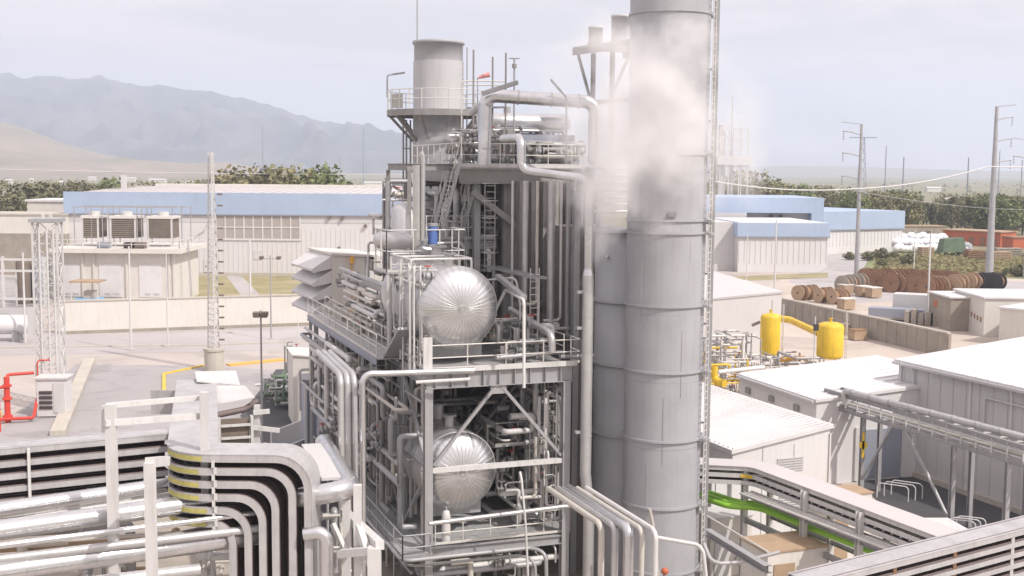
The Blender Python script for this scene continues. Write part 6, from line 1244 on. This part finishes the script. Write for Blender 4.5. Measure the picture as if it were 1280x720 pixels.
for px, lb in ((897, 'left of two thin vent posts by the gas skid'), (907, 'right of two thin vent posts by the gas skid')): p = at(px, 415, 103); solo('vent_post', MB().cyl(Vector((p.x, p.y, 0)), p, .11, n=10).cyl(p, p + Z * .15, .2), 'steel', lb, 'post')
# ================================================================ RIGHT: PIPE RACKS
def seg(a, b, k): return a.lerp(b, k)
R0, R1_ = atz(1030, 505, 4.9), atz(1300, 588, 4.9)
k1 = thing('pipe_rack', 'long elevated pipe rack crossing in front of the large plain building', 'pipe rack', Vector((R0.x, R0.y, 0))); dv = (R1_ - R0).normalized(); sd_ = dv.cross(Z) * -1.3
for o_ in (Vector(), sd_): 
    for z_ in (0, .95): part('chord', MB().ibeam(R0 + o_ + Z * z_, R1_ + o_ + Z * z_, .16, .24, .02), 'steel', k1)
mb = MB(); n = 16
for k in range(n + 1): p = seg(R0, R1_, k / n); mb.bar(p, p + Z * .95, .07); mb.bar(p, p + sd_, .08); mb.bar(p + Z * .95, p + sd_ + Z * .95, .07)
part('lattice', mb, 'steel_white', k1)
for k, m_ in enumerate(('alu_dull', 'pipe_beige', 'steel_white', 'alu_dull', 'pipe_beige')): part('rack_pipe', MB().tube([R0 + sd_ * (k + .5) / 5.5 + Z * (.28 + .1 * (k % 2)), R1_ + sd_ * (k + .5) / 5.5 + Z * (.28 + .1 * (k % 2))], .08 + .02 * (k % 3), 0, 8), m_, k1)
T0, T1 = atz(1054, 488, 6.2), atz(1300, 552, 6.2)
part('top_pipe', MB().tube([T0 - Z * .9 + sd_ * .2, T0, T1], .2, .5, 16), 'alu_dull', k1)
for k in range(9): part('pipe_band', MB().ring(seg(T0, T1, (k + .5) / 9), .19, .04, .08, T1 - T0, 16), 'steel', k1)
for px, py in ((1036, 500), (1090, 535), (1208, 562), (1268, 583)):
    kk = min(max((px - 1030) / 270, 0), 1); p = seg(R0, R1_, kk); part('post', MB().ibeam(Vector((p.x, p.y, 0)), p - Z * .12, .26, .26, .03), 'steel', k1); p = p + sd_; part('post', MB().ibeam(Vector((p.x, p.y, 0)), p - Z * .12, .24, .24, .03), 'steel', k1)
pp = seg(R0, R1_, 60 / 270); pe = seg(R0, R1_, 100 / 270); pm = seg(R0, R1_, 120 / 270); pz = seg(R0, R1_, 176 / 270)
part('brace', MB().bar(Vector((pp.x, pp.y, .8)), pe - Z * .1, .13), 'steel', k1); part('brace', MB().bar(pm - Z * .1, Vector((pz.x, pz.y, .5)), .13), 'steel', k1)
solo('warning_sign', MB().cyl(Vector((pp.x, pp.y - .2, 3.1)), Vector((pp.x, pp.y - .16, 3.1)), .26, n=16).box(Fr((pp.x, pp.y - .2), 0), -.07, .07, 0, .04, 2.3, 3.9), 'yellow', 'small yellow marker on the first post of the elevated pipe rack', 'sign')
tr_ = thing('cable_tray', 'short curved tray branching off the far end of the pipe rack', 'cable tray', Vector((R0.x, R0.y, 0))); mb = MB(); railing(mb, [at(1012, 485, 88), at(1030, 488, 86), at(1052, 482, 86)], .7, .04, .5, 2, False); part('tray_rail', mb, 'steel_white', tr_)
wl = thing('guard_loop', 'white hooped guard rails on the ground under the pipe rack', 'guard rail', atz(1110, 622)); mb = MB(); g_ = atz(1096, 622); 
for k in range(3): a = g_ + Vector((.55 * k, .35 * k, 0)); mb.tube([a, a + Z * .95, a + Vector((1.6, -1.0, .95)), a + Vector((1.6, -1.0, 0))], .035, .25, 8)
part('hoop', mb, 'roof_white', wl)
wl = thing('guard_loop', 'white hooped guard rails at the foot of the second rack post', 'guard rail', atz(1190, 665)); mb = MB(); g_ = atz(1182, 668)
for k in range(3): a = g_ + Vector((.4 * k, .3 * k, 0)); mb.tube([a, a + Z * .9, a + Vector((1.4, -.6, .9)), a + Vector((1.4, -.6, 0))], .035, .25, 8)
part('hoop', mb, 'roof_white', wl)
a = atz(1073, 600); fr = Fr((a.x, a.y), 10); bk = thing('bin', 'small grey bin on the dark ground under the pipe rack', 'bin', a); part('bin_body', MB().lathe([(.3, 0), (.38, .9), (.42, .9), (.42, .96), (.3, 1.0), (0, 1.02)], a, Z, 16), 'steel', bk)
# R2 near rack with wide cover and green pipes
Z2 = 5.9; a0, a1 = atz(948, 583, Z2), atz(1215, 682, Z2); d2_ = (a1 - a0).normalized(); s2_ = d2_.cross(Z) * -1.1
k2 = thing('covered_tray_rack', 'steel rack with a wide pale tray cover above green pipes at the lower right', 'tray rack', Vector((a0.x, a0.y, 0)))
lft = atz(884, 580, Z2); far_ = atz(830, 560, Z2)
pth = fillet([lft - Vector((3, -.6, 0)), lft + Vector((.0, 0, 0)), a0, a1], 1.6, 8)
for k, z_ in enumerate((0, -.34, -.68)):
    pt = [p + Z * z_ for p in pth]
    for s_ in (-.62, .62): part('side_rail', MB().sweep(offs(pt, s_, 0), [(-.02, -.1), (.02, -.1), (.02, .1), (-.02, .1)]), 'steel_white', k2)
    if k == 0: part('cover', MB().sweep(offs(pt, 0, .12), [(-.7, -.015), (.7, -.015), (.7, .015), (-.7, .015)]), 'roof_pink', k2)
    elif k == 2: part('tray_floor', MB().sweep(offs(pt, 0, -.08), [(-.6, -.01), (.6, -.01), (.6, .01), (-.6, .01)]), 'steel', k2)
    mb = MB()
    for x in (-.45, -.2, .1, .35): mb.tube(offs(pt, x, -.05), .04, 0, 5)
    part('cable', mb, 'cable' if k == 2 else 'pipe_beige', k2)
part('marking_strip', MB().sweep(offs(pth, .66, -.34)[2:8], [(-.006, -.08), (.006, -.08), (.006, .08), (-.006, .08)]), 'yellow', k2)
mb = MB()
L2 = (a1 - a0).length
for k in range(int(L2 / .5)): p = a0 + d2_ * (k * .5 + .2) - Z * .5 ; mb.bar(p - s2_ * .56, p + s2_ * .56, .05)
part('rung', mb, 'steel_white', k2)
for z_ in (-1.25, -2.5): 
    for o_ in (-.7, .7): part('beam', MB().ibeam(a0 + s2_ * o_ + Z * z_, a0 + d2_ * L2 * (.85 if z_ > -2 else .6) + s2_ * o_ + Z * z_, .18, .24, .02), 'steel', k2)
for kk in (.0, .33, .60):
    for o_ in (-.7, .7): p = a0 + d2_ * L2 * kk + s2_ * o_; part('post', MB().ibeam(Vector((p.x, p.y, 0)), p + Z * .0, .26, .26, .03), 'steel_white', k2)
ZG = 4.1; g0 = atz(887, 622, ZG); g1 = atz(913, 634, ZG); g2 = atz(946, 634, ZG); g3 = atz(1100, 694, ZG)
for k, lb in enumerate(('nearest bright green pipe on the lower rack', 'middle bright green pipe on the lower rack', 'farthest bright green pipe on the lower rack')):
    o_ = (g3 - g2).normalized().cross(Z) * -.32 * k + Z * .06 * k; pipe('green_pipe', [g0 - Vector((.6, -.3, 0)) + o_, g1 + o_, g2 + o_, g3 + (g3 - g2) * .3 + o_], .13, 'green', lb, 1.5, None, 10)
for k in range(4): o_ = (g3 - g2).normalized().cross(Z) * (.35 + .22 * k) - Z * .1; pipe('small_pipe', [g2 + o_ + Z * .9, g3 + (g3 - g2) * .2 + o_ + Z * .9], .06, ('alu_dull', 'steel_white', 'pipe_beige', 'steel_white')[k], ['outer silver', 'second white', 'third beige', 'inner white'][k] + ' small pipe above the green pipes on the lower rack', 0)
# white boxes under it
def abox(lb, px, py, Y, W, D, H_, m_, m2, deg=20, name='equipment_cabinet'):
    p = at(px, py, Y); fr = Fr((p.x, p.y), deg); t_ = thing(name, lb, 'cabinet', fr(0, 0, 0), fr.a); part('cabinet_body', MB().box(fr, 0, W, 0, D, 0 if p.z < H_ + .5 else p.z - H_, p.z - .08), m_, t_); part('lid', MB().box(fr, -.06, W + .06, -.06, D + .06, p.z - .075, p.z), m2, t_)
    part('door', MB().box(fr, W * .1, W * .45, -.05, -.005, p.z - H_ * .75, p.z - H_ * .15), m2, t_); part('fan_grille', MB().ring(fr(W * .72, -.03, p.z - H_ * .45), .22, .06, .06, fr.vv, 20), 'steel', t_); return t_
abox('white cooling unit behind the curved end of the covered tray rack', 890, 592, 59.5, 2.2, 2, 1.9, 'wall_white', 'roof_white'); abox('grey beige cabinet under the green pipes beside the stack', 889, 648, 57.5, 2.3, 1.8, 5, 'cream', 'wall_grey')
abox('low pale cabinet on the ground between the green pipes and rack', 960, 690, 50, 3.0, 2.2, 4, 'cream', 'wood_pale'); abox('beige junction cabinet behind the covered tray at lower right', 1037, 620, 60, 2.6, 1.6, 5.5, 'cream', 'wood_pale')
# R3 bottom-right tiers
b0, b1 = atz(1000, 727, 6.3), atz(1330, 644, 6.3)
k3 = thing('cable_tray_rack', 'tiers of cable trays running into the bottom right corner', 'cable tray rack', Vector((b0.x, b0.y, 0)))
for k in range(5): tray(k3, [b0 - Z * .42 * k, b1 - Z * .42 * k], 1.1, 0, k == 0, .18, 6)
for kk in (.08, .3, .52, .75, .9): p = b0.lerp(b1, kk) - Vector((0, .58, 0)); part('hanger', MB().bar(p - Z * 2.4, p + Z * .1, .12), 'wood' if kk in (.3, .52) else 'steel_white', k3)
for kk in (.15, .45, .8): p = b0.lerp(b1, kk); part('post', MB().bar(Vector((p.x, p.y + .6, 0)), p + Vector((0, .6, 0)), .3), 'steel_white', k3)
# flap plates where racks meet
p = at(1185, 664, 44); solo('cover_plate', MB().bar(at(1170, 648, 49), at(1205, 668, 46.2), 1.0, .06), 'steel_white', 'loose bent cover plate where the two tray racks meet', 'plate')
# ---- pipes right of the frame that turn down in front of the stacks
for k in range(5):
    a = atz(741, 604 + k * 4, 7.2 - .12 * k) + Vector((0, .0, 0)); e = atz(820 - 17 * k, 664 - 2 * k, 7.2 - .12 * k)
    a = e + F.vv * (6.2 - .2 * k); r_ = (.09, .09, .2, .13, .12)[k]; rs = 'first second third fourth fifth'.split()[k]
    pipe('insulated_pipe', [a, e, Vector((e.x, e.y, .3))], r_, ('steel_white', 'pipe_beige', 'alu', 'alu_dull', 'pipe_beige')[k], f'{rs} from right of five pipes sloping forward then dropping before the stack foot', .35, None, 12)
pipe('small_pipe', [at(822, 672, 46), at(873, 681, 46), at(879, 690, 46), at(884, 735, 46)], .08, 'steel_white', 'white pipe elbow crossing the foot of the tall stack', .4); pipe('small_pipe', [at(880, 680, 48), at(890, 705, 47), at(925, 703, 47), at(975, 690, 47)], .08, 'alu_dull', 'silver curved pipe at the lower right of the tall stack', .5)
pipe('insulated_pipe', [at(812, 636, 51.5), at(816, 655, 51.5), at(824, 735, 51.5)], .07, 'pipe_beige', 'thin rusty pipe on the face of the tall stack', 0); vv = thing('pipe_valve', 'small red valve cap at the stack foot', 'valve', at(831, 715, 50)); part('cap', MB().ball(at(831, 714, 50), .16), 'shed_red', vv); part('stem', MB().cyl(at(831, 735, 50), at(831, 716, 50), .08), 'steel', vv)
lb_ = thing('access_ramp', 'steel beam sloping down right from the stack foot', 'beam', at(890, 660, 50)); part('beam', MB().ibeam(at(884, 665, 51), at(960, 712, 45), .3, .3, .03), 'steel', lb_); part('railing', MB().tube([at(884, 645, 51), at(960, 690, 45)], .04, 0, 6), 'rail', lb_)
